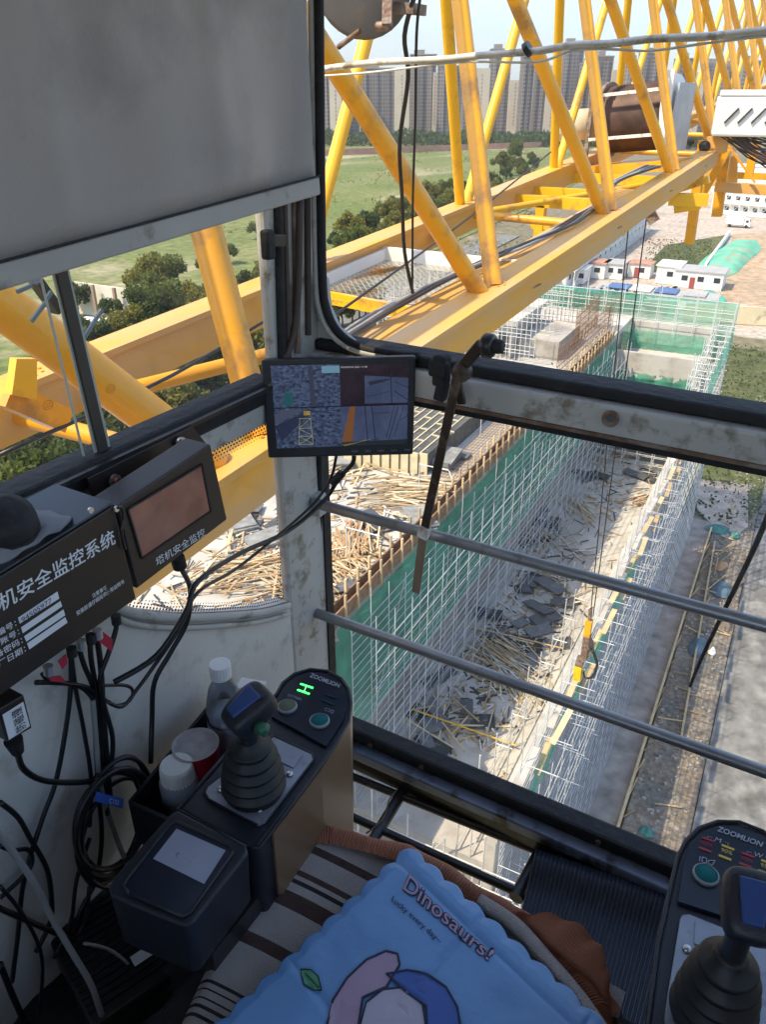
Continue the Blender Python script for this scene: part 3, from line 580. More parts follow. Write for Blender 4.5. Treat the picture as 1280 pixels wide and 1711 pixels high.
scaffold('inner_scaffold', 'white guard scaffolding along the inner side of the right parapet', (-6.9, YN), (-6.9, 31), ZL, ZL+1.9, 1.8, 0.95, 0.5, 0.024, rung=True, diag=False)
scaffold('end_scaffold', 'white guard tubes of the near end scaffolding seen through the floor glass', (-11.4, YN-.4), (-4.4, YN-.4), GZ, ZL+0.8, 1.4, 0.9, 1.0, 0.028, rung=False, diag=True)
scaffold('rear_scaffold', 'pale scaffolding across the far end of the building with green netting', (-27, YF+.3), (-4.3, YF+.3), GZ+6, ZU+1.6, 1.3, 0.6, 0.9, 0.024, rung=False, diag=False)
scaffold('pit_scaffold', 'short scaffolding bridging the pit before the green nets', (-11.0, YF-9), (-6.0, YF-9), ZL, -19.0, 1.0, 0.6, 1.2, 0.024, rung=True, diag=False)
# props round the stair core
for k, (y, lab) in enumerate(((45.2, 'front row of close white props before the concrete stair core'), (53.0, 'rear row of close white props behind the concrete stair core'), (49.2, 'middle row of close white props over the concrete stair core'))):
    scaffold('prop_frame', lab, (-24.5, y), (-14.2, y), ZU, -11.6, 0.62, 0.5, 1.0, 0.02, rung=False, diag=False)
scaffold('prop_frame', 'white props along the left flank of the stair core', (-24.5, 44), (-24.5, 57), ZU, -12.0, 0.8, 0.55, 1.0, 0.02, rung=False, diag=False)
# nets
def net(name, label, a, b, z0, z1, mt_, wav=0.06, nu=60, nv=10, xoff=0.0):
    m = MB(); n = Vector((b-a).normalized().cross(Vector((0, 0, 1))))
    def fn(u, v):
        p = lerp(a, b, u); return Vector((p.x, p.y, lerp(z0, z1, v)+(0.12*noise.noise((u*20, 0, 3)) if v in (0, 1) else 0)))+n*(wav*noise.noise((u*nu*0.5, v*4, z0))*2+xoff)
    m.grid(fn, nu, nv); return tag(build(m, name, mt_), label, 'safety net')
net('safety_net', 'long dark green safety net hung on the scaffolding below the upper slab edge', S(-11.15, YN-1), S(-11.05, YF-7), -20.0, ZU-.05, M_net, nu=120)
net('safety_net', 'pale green safety net along the far edge of the building', S(-27, YF+.9), S(-4.2, YF+.9), ZU-2.6, ZU+1.5, M_netl, nu=60)
net('safety_net', 'green net on the far right corner scaffolding', S(-4.25, 49), S(-4.25, YF+.9), ZU-2.2, ZU-.2, M_netl, nu=40)
net('safety_net', 'green net draped in front of the rear parapet', S(-11.3, YF-5.4), S(-5.8, YF-5.4), -19.3, -17.5, M_net, wav=0.15, nu=30)
net('safety_net', 'green net standing on the rear slab below the white band', S(-11.3, YF-1.0), S(-5.8, YF-0.8), -17.0, -15.6, M_net, nu=30)
net('safety_net', 'pale green net over the front of the pit beyond the lower slab', S(-11.4, YF-9.3), S(-6.3, YF-9.1), -20.2, -18.9, M_netl, wav=0.15, nu=30)
net('safety_net', 'narrow green net strip inside the right outer scaffolding', S(-4.75, YN), S(-4.75, 34), ZR-1.3, ZR-.2, M_net, nu=40)
rpb = lambda i: .05*math.sin(i*2.3)
# parapet shuttering along the upper slab edge
t = thing('edge_shuttering', 'brown timber edge shuttering with studs along the sunlit rim of the upper slab', 'shuttering', S(-11.5, 36, ZU))
for x in (-11.62, -11.28):
    build(sbox(x-.03, x+.03, YN-3, YF-7, ZU, ZU+.5), 'shutter_board', M_rebar, t)
    for i in range(50):
        y = YN-3+(YF-4-YN)*i/50; build(MB().box(S(x+(-.06 if x < -11.4 else .06), y, ZU+.42), (.07, .09, 1.0), rz=BA), 'stud', M_tim, t)
for i, y in enumerate((20, 26, 33, 41)):
    q = MB(); q.tube(S(-12.9, y, ZU), S(-12.9, y, ZU+1.5), .025, 6); q.tube(S(-12.9, y, ZU+1.45), S(-11.6, y, ZU+1.45), .025, 6)
    tag(build(q, 'guard_post', M_galv), 'thin white guard post standing on the upper slab rim', 'post', 'guard posts on the slab rim')
bs_ = bpy.data.objects['outer_scaffold']
for i in range(26):
    y = YN+1.2+i*1.15; x = -4.85+(i % 3-1)*.22; q = MB().box(S(x, y, ZR-.02-.42*(i % 2)), (.22, 1.9, .04), rz=BA+rpb(i)); build(q, 'deck_board', M_tim if i % 3 else M_concl, bs_)
# rebar starter bars and mesh
def rebar_wall(label, a, b, z0, z1, sp=0.28, lev=6):
    t = thing('rebar_grid', label, 'rebar', Vector((a.x, a.y, z0))); n = int((b-a).length/sp)
    for i in range(min(n, 99)+1):
        p = lerp(a, b, i/min(n, 99)); build(MB().tube(Vector((p.x, p.y, z0)), Vector((p.x, p.y, z1+random.uniform(-.3, .3))), 0.022, 4), 'bar', M_rebar, t)
    for k in range(lev):
        z = lerp(z0, z1, (k+.5)/lev); build(MB().tube(Vector((a.x, a.y, z)), Vector((b.x, b.y, z)), 0.022, 4), 'tie_bar', M_rebar, t)
rebar_wall('brown rebar grid standing across the far end of the upper slab', S(-16.8, 56), S(-11.6, 56), ZU, ZU+2.6)
rebar_wall('brown rebar grid running back from the stair core to the slab rim', S(-12.4, 44), S(-12.2, 57), ZU, ZU+1.8, 0.34, 5)
rebar_wall('brown rebar grid beside the stair core landing', S(-13.0, 50), S(-13.2, 57), ZU, ZU+2.3, 0.3, 5)
t = thing('rebar_mesh', 'flat reddish rebar mesh lying beside the dark formwork stacks', 'rebar mesh', S(-13, 34, ZU))
for i in range(46): y = 28+i*0.33; build(MB().tube(S(-13.1, y, ZU+.06), S(-11.9, y+.1, ZU+.06), 0.014, 4), 'cross_bar', M_rebar, t)
for i in range(8): x = -13.05+i*0.16; build(MB().tube(S(x, 28, ZU+.08), S(x, 43, ZU+.08), 0.014, 4), 'long_bar', M_rebar, t)
# dark formwork stacks with pale rims
M_form = mat('formwork_dark', (0.075, 0.07, 0.062), 0.6, var=0.3, scale=1.5, dirt=(0.2, 0.17, 0.13), dirt_amt=.3, dscale=3); M_rim = mat('formwork_rim', (0.55, 0.47, 0.30), 0.7, var=0.1, scale=3)
for i in range(9):
    x = -17.0+i*0.42; y0 = 27.2+0.1*i; t = thing('formwork_channel', ('leftmost of the nine' if i == 0 else 'rightmost of the nine' if i == 8 else '%s from the left of the nine' % ('', 'second', 'third', 'fourth', 'fifth', 'sixth', 'seventh', 'eighth')[i])+' long dark formwork channels with cream rims', 'formwork', S(x, 34, ZU), 'dark formwork channels on the upper slab')
    build(sbox(x-.16, x+.16, y0, 41, ZU, ZU+.95), 'web', M_form, t); build(sbox(x-.20, x-.14, y0-.05, 41, ZU, ZU+1.0), 'rim', M_rim, t)
    build(sbox(x-.14, x+.2, y0-.05, y0+.02, ZU, ZU+1.0), 'end_rim', M_rim, t)
    for k in range(5): build(sbox(x-.14, x+.2, y0+1.5+2.2*k+(i % 3)*.7, y0+1.56+2.2*k+(i % 3)*.7, ZU+.9, ZU+1.0), 'spacer', M_rim, t)
# planks, boards and scrap
rp = random.Random(21)
M_timp = mat('timber_pale', (0.60, 0.50, 0.33), 0.85, var=0.12, scale=3, rand=0.3)
def plank_src(l, w_, h, mt_, nm): return build(MB().box((0, 0, 0), (w_, l, h)), nm, mt_, origin=(0, 0, 0))
PL = [plank_src(2.0, .065, .04, M_tim, 'timber_plank'), plank_src(1.4, .08, .03, M_timp, 'timber_plank'), plank_src(2.8, .055, .05, M_timp, 'timber_plank'), plank_src(2.1, .06, .04, M_timo, 'timber_plank')]
usedp = [0]*4; NP = 0
def clampx(p, zz):
    lim = -12.6-.045*(p.y-15) if zz == ZU else 99
    if p.x > lim: p.x = lim-abs(p.x-lim)*.6
    return p
def heap(x, y, n, ang, spread, jit, zz, kinds, label, group):
    global NP
    c = G(x, y, zz)
    for i in range(n):
        if NP >= 296: return
        k = rp.choice(kinds); p = clampx(c+Vector((rp.gauss(0, spread), rp.gauss(0, spread), 0.05+0.02*(i % 14))), zz); e = (rp.gauss(0, .05), rp.gauss(0, .04), ang+rp.gauss(0, jit))
        if not usedp[k]: usedp[k] = 1; o = PL[k]; o.location = p; o.rotation_euler = e; tag(o, label, 'plank', group)
        else: o = dup(PL[k], p, e, label, group, scale=(1, rp.uniform(.6, 1.1), 1), ch=[])
        NP += 1
H = [(700, 828, 26, -1.0, .9, .35, ZU, (0, 1, 2), 'loose pale timber plank in front of the dark formwork stacks'), (600, 800, 14, -.6, 1.0, .7, ZU, (0, 1), 'pale plank in the mess below the monitor'),
     (665, 935, 26, .5, .45, .12, ZU, (3, 3, 0), 'brown timber plank in the neat leaning bundle above the front rod'), (610, 930, 20, .9, .8, .25, ZU, (0, 3, 1), 'timber plank in the bundle left of the hanging lever'),
     (600, 1000, 22, 1.2, .8, .3, ZU, (0, 3), 'timber plank in the heap above the lower rod'), (640, 985, 12, -1.2, .7, .4, ZU, (0, 2), 'crosswise timber plank by the slab rim'), (560, 960, 12, .3, .8, .8, ZU, (0, 1), 'scattered plank beside the corner post'),
     (425, 960, 20, -.7, .6, .5, ZU, (3, 0), 'orange-brown plank seen through the lower side glass'), (395, 900, 14, .9, .8, .8, ZU, (0, 1), 'pale plank scattered under the yellow chord'), (300, 985, 10, .2, .7, .8, ZU, (0, 1), 'plank near the curved sill of the side glass'),
     (1085, 838, 20, -.62, .5, .1, ZL, (3,), 'orange plank in the sunlit pile on the lower slab'), (1000, 775, 10, .35, .5, .3, ZL, (0, 1), 'plank by the dark sheets at the back of the lower slab'), (960, 850, 16, .9, .7, .25, ZL, (0, 2), 'long thin plank lying in the shaded middle of the lower slab'),
     (860, 890, 8, 1.3, .6, .1, ZL, (0, 2), 'plank near the foot of the side scaffolding'), (930, 1000, 12, .4, 1.0, .9, ZL, (1, 0), 'plank among the dark sheets between the two rods'), (840, 1100, 22, 1.25, .6, .2, ZL, (0, 1, 3), 'plank in the sunlit heap above the lower rod'),
     (830, 1150, 10, .4, .6, .5, ZL, (1,), 'short plank in the steel heap below the lower rod'), (760, 1200, 10, .2, .8, .8, ZL, (0, 2), 'plank near the bottom corner of the front glass'), (1050, 760, 18, .2, .8, .9, ZL, (0, 1), 'plank by the scaffolding just under the front rail')]
for (x, y, ang, n, lab) in ((745, 775, .1, 7, 'stack of grey formwork panels right of the long dark channels'), (575, 772, .5, 5, 'stack of grey formwork panels under the monitor'), (400, 880, 1.0, 6, 'stack of grey formwork panels seen through the lower side glass'), (455, 905, -.4, 4, 'small grey panel stack beside the frame of the lower side glass'), (700, 870, .8, 4, 'low panel stack left of the hanging lever')):
    c = G(x, y, ZU); t = thing('panel_stack', lab, 'panel stack', c)
    for i in range(n): build(MB().box(c+Vector((rp.gauss(0, .05), rp.gauss(0, .05), .04+.07*i)), (.9, 1.8, .055), rz=ang+rp.gauss(0, .05)), 'panel', mat('panel_grey', (.24, .235, .22), .7, var=.3, scale=3), t)
for a in H: heap(*a, 'timber planks: '+a[8].split(' ', 1)[1])
m = MB()
for (x, y, n, zz, sp) in ((640, 850, 160, ZU, 2.2), (620, 980, 130, ZU, 1.8), (420, 930, 170, ZU, 1.6), (900, 950, 260, ZL, 2.2), (860, 1080, 260, ZL, 1.6), (1000, 830, 160, ZL, 2.5), (800, 1180, 160, ZL, 1.6), (860, 620, 60, ZU, 2), (560, 800, 80, ZU, 1.5)):
    c = G(x, y, zz)
    for i in range(n):
        p = c+Vector((rp.gauss(0, sp*.6), rp.gauss(0, sp*1.3), .03)); L_ = rp.uniform(.2, 1.0); a = rp.random()*3.14
        q = Vector((math.cos(a), math.sin(a), 0))*L_/2; xs_ = (Matrix.Rotation(-BA, 3, 'Z')@(p-S(-11, 15))).x-11
        if zz == ZL and not (-10.8 < xs_ < -6.2): continue
        if zz == ZU and xs_ > -11.7: continue
        m.cur = rp.choice((0, 0, 1, 2)); m.beam(p-q, p+q+Vector((0, 0, rp.uniform(0, .12))), rp.uniform(.03, .09), .03)
for (x, y, n, zz, ang, sp) in ((610, 935, 90, ZU, .9, .8), (670, 940, 60, ZU, .45, .4), (600, 1000, 90, ZU, 1.2, .9), (645, 985, 50, ZU, -.5, .7), (425, 960, 60, ZU, -.7, .8), (700, 830, 60, ZU, -1.0, .9), (1085, 838, 25, ZL, -.62, .4), (840, 1100, 60, ZL, 1.2, .6), (900, 900, 40, ZL, 1.0, .8), (880, 1150, 40, ZL, .9, .5)):
    c = G(x, y, zz)
    for i in range(n):
        a = ang+rp.gauss(0, .22)+1.5708; L_ = rp.uniform(.8, 2.4); p = clampx(c+Vector((rp.gauss(0, sp), rp.gauss(0, sp), .04+.25*rp.random())), zz); q = Vector((math.cos(a), math.sin(a), rp.gauss(0, .04)))*L_/2
        m.cur = rp.choice((0, 0, 3, 3, 4)) if zz == ZU else rp.choice((0, 3, 1)); m.beam(p-q, p+q, rp.uniform(.03, .06), .03)
tag(build(m, 'scrap_litter', [M_tim, M_galv, M_ply, M_timp, M_timo]), 'fine scrap of timber ends and rods littering both concrete slabs', 'scrap', kind='stuff')
shp = build(MB().box((0, 0, 0), (0.95, 1.7, .03)), 'plywood_sheet', M_ply, origin=(0, 0, 0)); ns = 0
for (x, y, n, zz, sp, lab) in ((740, 770, 5, ZU, .6, 'grey'), (590, 905, 5, ZU, 1.0, 'grey'), (395, 880, 6, ZU, .9, 'grey'), (500, 1000, 4, ZU, .8, 'grey'), (1000, 800, 5, ZL, .45, 'x'), (1095, 790, 6, ZL, .5, 'x'), (890, 880, 5, ZL, .8, 'x'), (900, 985, 7, ZL, .9, 'x'), (905, 1050, 6, ZL, .6, 'x'), (840, 1070, 4, ZL, .8, 'x'), (780, 1160, 4, ZL, .8, 'x'), (740, 1230, 6, ZL, .8, 'x')):
    c = G(x, y, zz); lb = {770: 'beside the formwork stacks', 905: 'left of the hanging lever', 880: 'under the yellow chord' if x < 500 else 'in the shade by the side scaffolding', 1000: 'by the corner post foot', 800: 'at the back of the lower slab', 790: 'on the sunlit strip of the lower slab', 985: 'above the lower rod', 1050: 'left of the hook block', 1070: 'in the middle of the lower slab', 1160: 'below the lower rod', 1230: 'at the near end of the lower slab'}[y]
    for i in range(n):
        p = c+Vector((rp.gauss(0, sp), rp.gauss(0, sp), .06+.04*i)); e = (rp.gauss(0, .06), rp.gauss(0, .06), rp.random()*3.14); label = 'dark plywood sheet lying '+lb
        if ns == 0: shp.location = p; shp.rotation_euler = e; tag(shp, label, 'plywood sheet', 'dark plywood sheets on the slabs')
        else: dup(shp, p, e, label, 'dark plywood sheets on the slabs', scale=(rp.uniform(.5, 1), rp.uniform(.5, 1), 1), ch=[])
        ns += 1
for (a, b, lab, mt_) in (((690, 1185), (862, 1245), 'long bright yellow pole lying across the near end of the lower slab', M_yelb), ((780, 1045), (940, 1083), 'long yellow timber pole lying left of the hook block', M_tim)):
    pa, pb = G(*a, ZL+.3), G(*b, ZL+.3); tag(build(MB().tube(pa, pb, .035, 6), 'pole', mt_), lab, 'pole')
mound('scrap_heap', 935, 1055, .7, .5, .4, M_timo, 'small rusty orange scrap heap beside the hook block', 3)
# steel prop bundles, small
for (x, y, n, ang) in ((860, 1075, 26, .35), (900, 905, 12, 1.0)):
    c = G(x, y, ZL)
    t = thing('rod_bundle', 'bundle of dark steel rods %s' % ('in the middle of the lower slab' if n == 26 else 'at the foot of the side scaffolding'), 'rod bundle', c)
    for i in range(n):
        d = Vector((math.cos(ang+rp.gauss(0, .05)), math.sin(ang+rp.gauss(0, .05)), 0)); o = Vector((-d.y, d.x, 0))*(i-n/2)*.05
        build(MB().tube(c+o-d*1.3+Vector((0, 0, .08+.01*(i % 3))), c+o+d*1.3+Vector((0, 0, .08)), .018, 5), 'rod', M_blkm, t)
# trench side: timber edging, pit, junk
t = thing('trench_edging', 'long weathered timber edging with leaning stakes beside the dirt strip', 'edging', S(-2.9, 40, GZ))
build(MB().beam(S(-2.75, 12, GZ+.25), S(-2.75, 62, GZ+.25), .12, .5), 'edge_board', M_tim, t)
for i in range(28): y = 14+i*1.7; build(MB().tube(S(-2.7, y, GZ), S(-2.5+rp.uniform(-.2, .3), y+rp.uniform(-.4, .4), GZ+.9), .035, 5), 'stake', M_tim, t)
t = thing('timber_fence', 'stretch of leaning grey poles beside the dirt strip', 'fence', S(-2.2, 66, GZ))
for i in range(16): y = 50+i*1.3; build(MB().tube(S(-1.8+rp.uniform(-.3, .3), y, GZ), S(-1.2+rp.uniform(-.5, .5), y+rp.uniform(-2, 2), GZ+.6), .05, 5), 'pole', M_tim, t)
build(MB().beam(S(-1.0, 36, GZ+.2), S(-2.2, 60, GZ+.2), .12, .3), 'kerb_board', M_tim, t)
M_teal = mat('tarp_teal', (0.05, 0.19, 0.16), 0.7, var=0.3, scale=1); M_bl = mat('tarp_blue', (0.09, 0.14, 0.17), 0.7, var=0.3, scale=1)
for (x, y, rx, ry, mt_, lab) in ((1200, 885, 1.0, .8, M_teal, 'teal tarpaulin heap at the far end of the dirt strip'), (1228, 895, .5, .6, M_teal, 'small teal bag right of the larger teal heap'), (1207, 948, .6, .8, M_timo, 'small orange debris heap in the dirt strip'), (1205, 985, .8, 1.2, M_bl, 'blue-green tarpaulin in the dirt strip above the front rod'), (1165, 1080, .5, 1.2, M_bl, 'blue tarpaulin in the dirt strip below the front rod'), (1190, 1090, .25, .35, M_white, 'small pale sack beside the blue tarpaulin'), (1080, 1390, .4, .3, M_teal, 'little teal rag near the front sill'), (1225, 960, 1.0, 2.2, M_dirt, 'brown soil heap at the edge of the road')):
    mound('tarp_heap' if mt_ in (M_teal, M_bl) else 'debris_heap', x, y, rx, ry, .35, mt_, lab, x*.01)
for i in range(18):
    c = G(rp.uniform(1090, 1200), rp.uniform(1080, 1380)); xs_ = c.x
    p = S(rp.uniform(-2.3, -.2), rp.uniform(26, 60), GZ+.05); a = rp.gauss(0, .4); q = Vector((math.cos(a), math.sin(a), 0))*rp.uniform(.5, .9)
    tag(build(MB().beam(p-q, p+q+Vector((0, 0, .1)), .07, .05), 'fallen_plank', M_tim), 'weathered plank fallen across the dirt strip', 'plank', 'planks in the dirt strip')
tag(sheet('ramp', [G(1160, 800), G(1250, 810), G(1250, 880), G(1215, 905), G(1165, 850)], GZ+.02, M_yard, .15), kind='structure')
m = MB()
for i in range(900): p = S(rp.uniform(-2.4, .3), rp.uniform(14, 100), GZ); s = rp.uniform(.03, .14); m.box(p, (s, s*1.3, s), rz=rp.random()*3)
tag(build(m, 'rubble', M_conc), 'stones and rubble strewn along the dirt strip', 'rubble', kind='stuff')

# ------------------------------------------------------------------ crane jib beside the cab
JD = ray(1488, 60); JD = JD/JD.y
def J(x, y, z): return Vector((x, 0, z))+JD*y
jib = thing('crane_jib', 'yellow lattice crane jib running away past the cab window', 'crane', J(-2.7, 3, -1.6))
XN, XFAR, ZC = -1.92, -3.40, -1.35; ZT = 1.48; XT = -3.13; JE = 62
def chord(x0, x1, zt, zb, y0, y1): return MB().hexa([J(x0, y0, zb), J(x1, y0, zb), J(x1, y1, zb), J(x0, y1, zb), J(x0, y0, zt), J(x1, y0, zt), J(x1, y1, zt), J(x0, y1, zt)])
build(chord(-2.03, -1.815, ZC, ZC-.25, .2, 13.4), 'near_chord', M_chord, jib, bevel=.012)
build(chord(-2.03, -1.815, ZC, ZC-.25, 13.9, JE), 'near_chord', M_chord, jib)
build(chord(-1.83, -1.78, ZC+.004, ZC-.03, .2, 13.4), 'chord_lip', M_chord, jib)
build(chord(-3.51, -3.30, ZC, ZC-.27, .4, JE), 'far_chord', M_chord, jib, bevel=.012)
build(chord(-3.33, -3.27, ZC+.004, ZC-.03, .4, 13.4), 'chord_lip', M_chord, jib)
build(MB().tube(J(XT, -3, ZT), J(XT, JE, ZT), .075, 14), 'top_chord', M_yel, jib)
build(chord(-2.30, -2.035, ZC-.07, ZC-.10, 2.2, 9.6), 'cable_ledge', M_chord, jib)
NY = [2.3]+[4.86+2.92*i for i in range(20)]
TY = [2.9]+[6.25+2.92*i for i in range(19)]
for i, y in enumerate(NY):
    if y > JE: break
    mt_ = M_yel; r = .058
    if i < len(TY):
        build(MB().tube(J(XN, y+.05, ZC-.02), J(XT+.03, TY[i], ZT), r if i else .066, 14), 'lacing_tube', mt_, jib)
        build(MB().tube(J(XFAR, NY[i]+.0 if i else 1.9, ZC-.02), J(XT-.03, TY[i], ZT), r*.9, 12), 'lacing_tube', M_yelb, jib)
    if i:
        build(MB().tube(J(XN-.02, y-.13, ZC-.02), J(XT, TY[i-1], ZT), r*1.02, 14), 'lacing_tube', mt_, jib)
        build(MB().tube(J(XFAR, y-.15, ZC-.02), J(XT, TY[i-1], ZT), r*.9, 12), 'lacing_tube', M_yelb, jib)
    if i not in (0, 1, 3): build(MB().tube(J(XFAR+.1, y, ZC-.12), J(XN-.1, y-.1, ZC-.12), .04, 12), 'cross_tube', M_yel, jib)
    if i and i % 2 == 0 and i != 4: build(MB().tube(J(XFAR+.1, y+.1, ZC-.12), J(XN-.1, min(JE, y+2.8), ZC-.12), .035, 10), 'brace_tube', M_yelb, jib)
build(MB().tube(J(XN, 2.05, ZC-.02), J(XT, -.1, ZT), .075, 16), 'lacing_tube', M_yel, jib)
build(MB().tube(J(XFAR+.1, 6.9, ZC-.14), J(XN-.12, 4.95, ZC-.14), .045, 12), 'brace_tube', M_yel, jib)
def onJ(x, y, Z0): r_ = ray(x, y); return r_*(Z0/(r_.z-JD.z*r_.y))
for a, b, r_ in (((150, 668), (560, 565), .042), ((-30, 680), (345, 778), .045)): build(MB().tube(onJ(*a, -1.5), onJ(*b, -1.5), r_, 14), 'brace_tube', M_yel, jib)
for i in range(5): c = J(-1.812, 3.2+i*2.3, ZC-.14); build(MB().box(c, (.004, .14, .012)), 'scratch_mark', M_rust, jib)
for i, y in enumerate(NY[:9]):
    for xx, s_ in ((XN, 1), (XFAR, -1)):
        q = MB()
        for k in range(8): a = k*.785; q.tube(J(xx+.075*math.cos(a), y+.05+.08*math.sin(a), ZC), J(xx+.075*math.cos(a), y+.05+.08*math.sin(a), ZC+.008), .010, 6)
        build(q, 'weld_bead', M_chord, jib)
# mesh walkway between the chords
wk = thing('mesh_walkway', 'small expanded-mesh platform with yellow edge slung between the jib chords', 'walkway', J(-2.7, 4.3, -1.6))
y0, y1, zw = 4.62, 5.85, ZC-.16
build(MB().beam(J(-3.3, y0+.08, zw), J(-2.05, y0-.08, zw), .05, .085), 'edge_beam', M_yelb, wk)
build(MB().beam(J(-3.3, y1, zw+.03), J(-2.05, y1, zw+.03), .04, .14), 'toe_board', M_white, wk)
build(MB().beam(J(-3.28, y0, zw+.03), J(-3.28, y1, zw+.03), .03, .12), 'toe_board', M_white, wk)
q = MB(); n1, n2 = 40, 46
for i in range(n1):
    y = lerp(y0, y1, i/n1)
    pts = [J(lerp(-3.27, -2.06, k/n2), y+(0.016 if (k+i) % 2 else -0.0), zw) for k in range(n2+1)]
    q.path(pts, .0024, 4, 1)
    if i: 
        for k in range(i % 2, n2+1, 2): q.tube(J(lerp(-3.27, -2.06, k/n2), y, zw), J(lerp(-3.27, -2.06, k/n2), y-(y1-y0)/n1*.6, zw), .0024, 3, cap=False)
build(q, 'steel_mesh', mat('mesh_grey', (.42, .43, .42), .55, .2, var=.2, scale=3, dirt=(.32, .12, .04), dirt_amt=.35, dscale=2.2), wk)
build(MB().tube(J(-2.4, y0-.03, zw), J(-2.4, y0-.06, zw), .02, 6), 'bolt', M_rust, wk)
# rope drum (hoist winch)
def PYv(x, y, Y): return PY(x, y, Y)
WYc = 12.0; ca = PY(1018, 202, WYc); cb_ = PY(1126, 192, WYc-.1); ax = (cb_-ca).normalized()
wn = thing('rope_drum', 'big brown hoist winch drum wound with wire rope, standing on the jib', 'winch', (ca+cb_)/2-Vector((0, 0, .6)))
q = MB(); Mx = ax.to_track_quat('Z', 'Y').to_matrix(); L_ = (cb_-ca).length
prof = [(.30, 0)]
for i in range(44): z = L_*(i+.5)/44; prof += [(.385, z-L_/88*.9), (.415, z), (.385, z+L_/88*.9)]
prof += [(.30, L_)]
q.lathe(prof, Mx, 36, ca); build(q, 'wire_rope', mat('rope_brown', (0.13, 0.08, 0.065), 0.55, .4, var=.35, scale=5), wn)
for c, nm in ((ca, 'flange'), (cb_, 'flange')): q = MB(); q.lathe([(0, -.03), (.47, -.03), (.47, .03), (0, .03)], Mx, 40, c, False); build(q, nm, M_rust if c is ca else M_white, wn)
q = MB(); up_ = Vector((0, 0, 1)); fr_ = ax.cross(up_).normalized()
for s, z in ((1, .3), (1, -.22), (-1, .35)): build(MB().beam(ca-ax*.05+fr_*.5*s+up_*z, cb_+ax*.05+fr_*.5*s+up_*z, .035, .04), 'guard_bar', M_scr, wn)
for k, c in ((0, ca-ax*.07), (1, cb_+ax*.07)):
    build(MB().beam(c+fr_*.48+up_*.5, c+fr_*.5-up_*.45, .05, .04), 'guard_post', M_rust if k == 0 else M_white, wn)
build(MB().hexa([cb_+ax*.06+p for p in (fr_*.3-up_*.45, fr_*.3-up_*.45+ax*.03, -fr_*.45-up_*.45+ax*.03, -fr_*.45-up_*.45, fr_*.2+up_*.36, fr_*.2+up_*.36+ax*.03, -fr_*.45+up_*.36+ax*.03, -fr_*.45+up_*.36)]), 'side_plate', mat('plate_pale_grey', (.42, .43, .44), .6, var=.15, scale=4), wn)
q = MB(); mc = ca-ax*.25-up_*.02; q.lathe([(0, -.55), (.14, -.54), (.2, -.48), (.2, .0), (0, .0)], Mx, 24, mc); build(q, 'motor', mat('motor_cream', (0.60, 0.52, 0.36), .5, var=.1, scale=3), wn)
build(MB().beam(ca-ax*.7-up_*.62, cb_+ax*.3-up_*.6, 1.1, .12), 'base_plate', M_yel, wn)
# yellow frame under the winch
fr = thing('winch_frame', 'bright yellow steel frame carrying the rope drum between the chords', 'frame', J(-2.7, 9.6, -1.7))
for y, z in ((9.0, -.16), (9.6, -.16), (11.2, -.2)): build(MB().beam(J(-3.3, y, ZC+z), J(-2.03, y, ZC+z), .10, .12), 'cross_beam', M_yelb, fr)
build(MB().beam(J(-3.0, 9.0, ZC-.2), J(-3.0, 9.0, ZC-.85), .10, .10), 'hanger', M_yelb, fr); build(MB().beam(J(-2.85, 8.95, ZC-.5), J(-2.5, 8.95, ZC-.5), .04, .34), 'gusset', M_yelb, fr)
build(MB().beam(J(-3.1, 9.0, ZC-.4), J(-2.03, 9.0, ZC-.4), .08, .10), 'cross_beam', M_yelb, fr)
build(MB().beam(J(-1.95, 10.8, ZC-.34), J(-1.5, 10.9, ZC-.34), .14, .14), 'side_beam', M_yelb, fr)
# sheave head and hanging platform at the end of the near section
hp = thing('hanging_platform', 'yellow-orange post frame and platform hanging below the jib beyond the rope drum', 'platform', PY(1165, 330, 13.6))
def beam3(a, b, Y, w_, h_, nm, mt_=M_yel, Y2=None): return build(MB().beam(PY(*a, Y), PY(*b, Y2 or Y), w_, h_, (0, 1, 0)), nm, mt_, hp)
beam3((1176, 235), (1152, 408), 13.2, .13, .15, 'post'); beam3((1216, 230), (1198, 362), 14.4, .15, .15, 'post'); beam3((1262, 240), (1250, 300), 14.6, .12, .12, 'post')
beam3((1196, 312), (1285, 318), 14.2, .14, .2, 'cross_beam', M_chord); beam3((1186, 292), (1285, 296), 15.4, .1, .1, 'cross_beam'); beam3((1172, 330), (1216, 250), 13.8, .1, .12, 'brace'); beam3((1128, 347), (1170, 340), 12.6, .16, .16, 'cross_beam', M_yelb); beam3((1214, 240), (1262, 306), 14.0, .03, .03, 'brace')
beam3((1090, 330), (1185, 300), 12.4, .10, .12, 'cross_beam', M_yelb); beam3((1205, 265), (1205, 310), 15, .5, .06, 'plate', M_chord)
sh = thing('sheave_head', 'yellow rope sheave with dark roller on the end of the near chord', 'sheave', PY(1178, 245, 12.9))
q = MB(); c = PY(1178, 245, 12.9); q.lathe([(0, -.07), (.075, -.05), (.075, .05), (0, .07)], Matrix.Rotation(R(90), 3, 'X'), 20, c); build(q, 'roller', M_blkm, sh)
q = MB(); q.lathe([(0, -.08), (.06, -.08), (.06, -.075), (0, -.075)], Matrix.Rotation(R(90), 3, 'X'), 16, c); build(q, 'hub', M_yelb, sh)
build(MB().box(c+Vector((.14, .1, .02)), (.28, .2, .2)), 'bracket', M_chord, sh); q = MB(); q.lathe([(0, -.06), (.05, -.05), (.05, .05), (0, .06)], Matrix.Rotation(R(90), 3, 'X'), 20, c+Vector((-.2, 0, .05))); build(q, 'side_roller', M_blkm, sh)
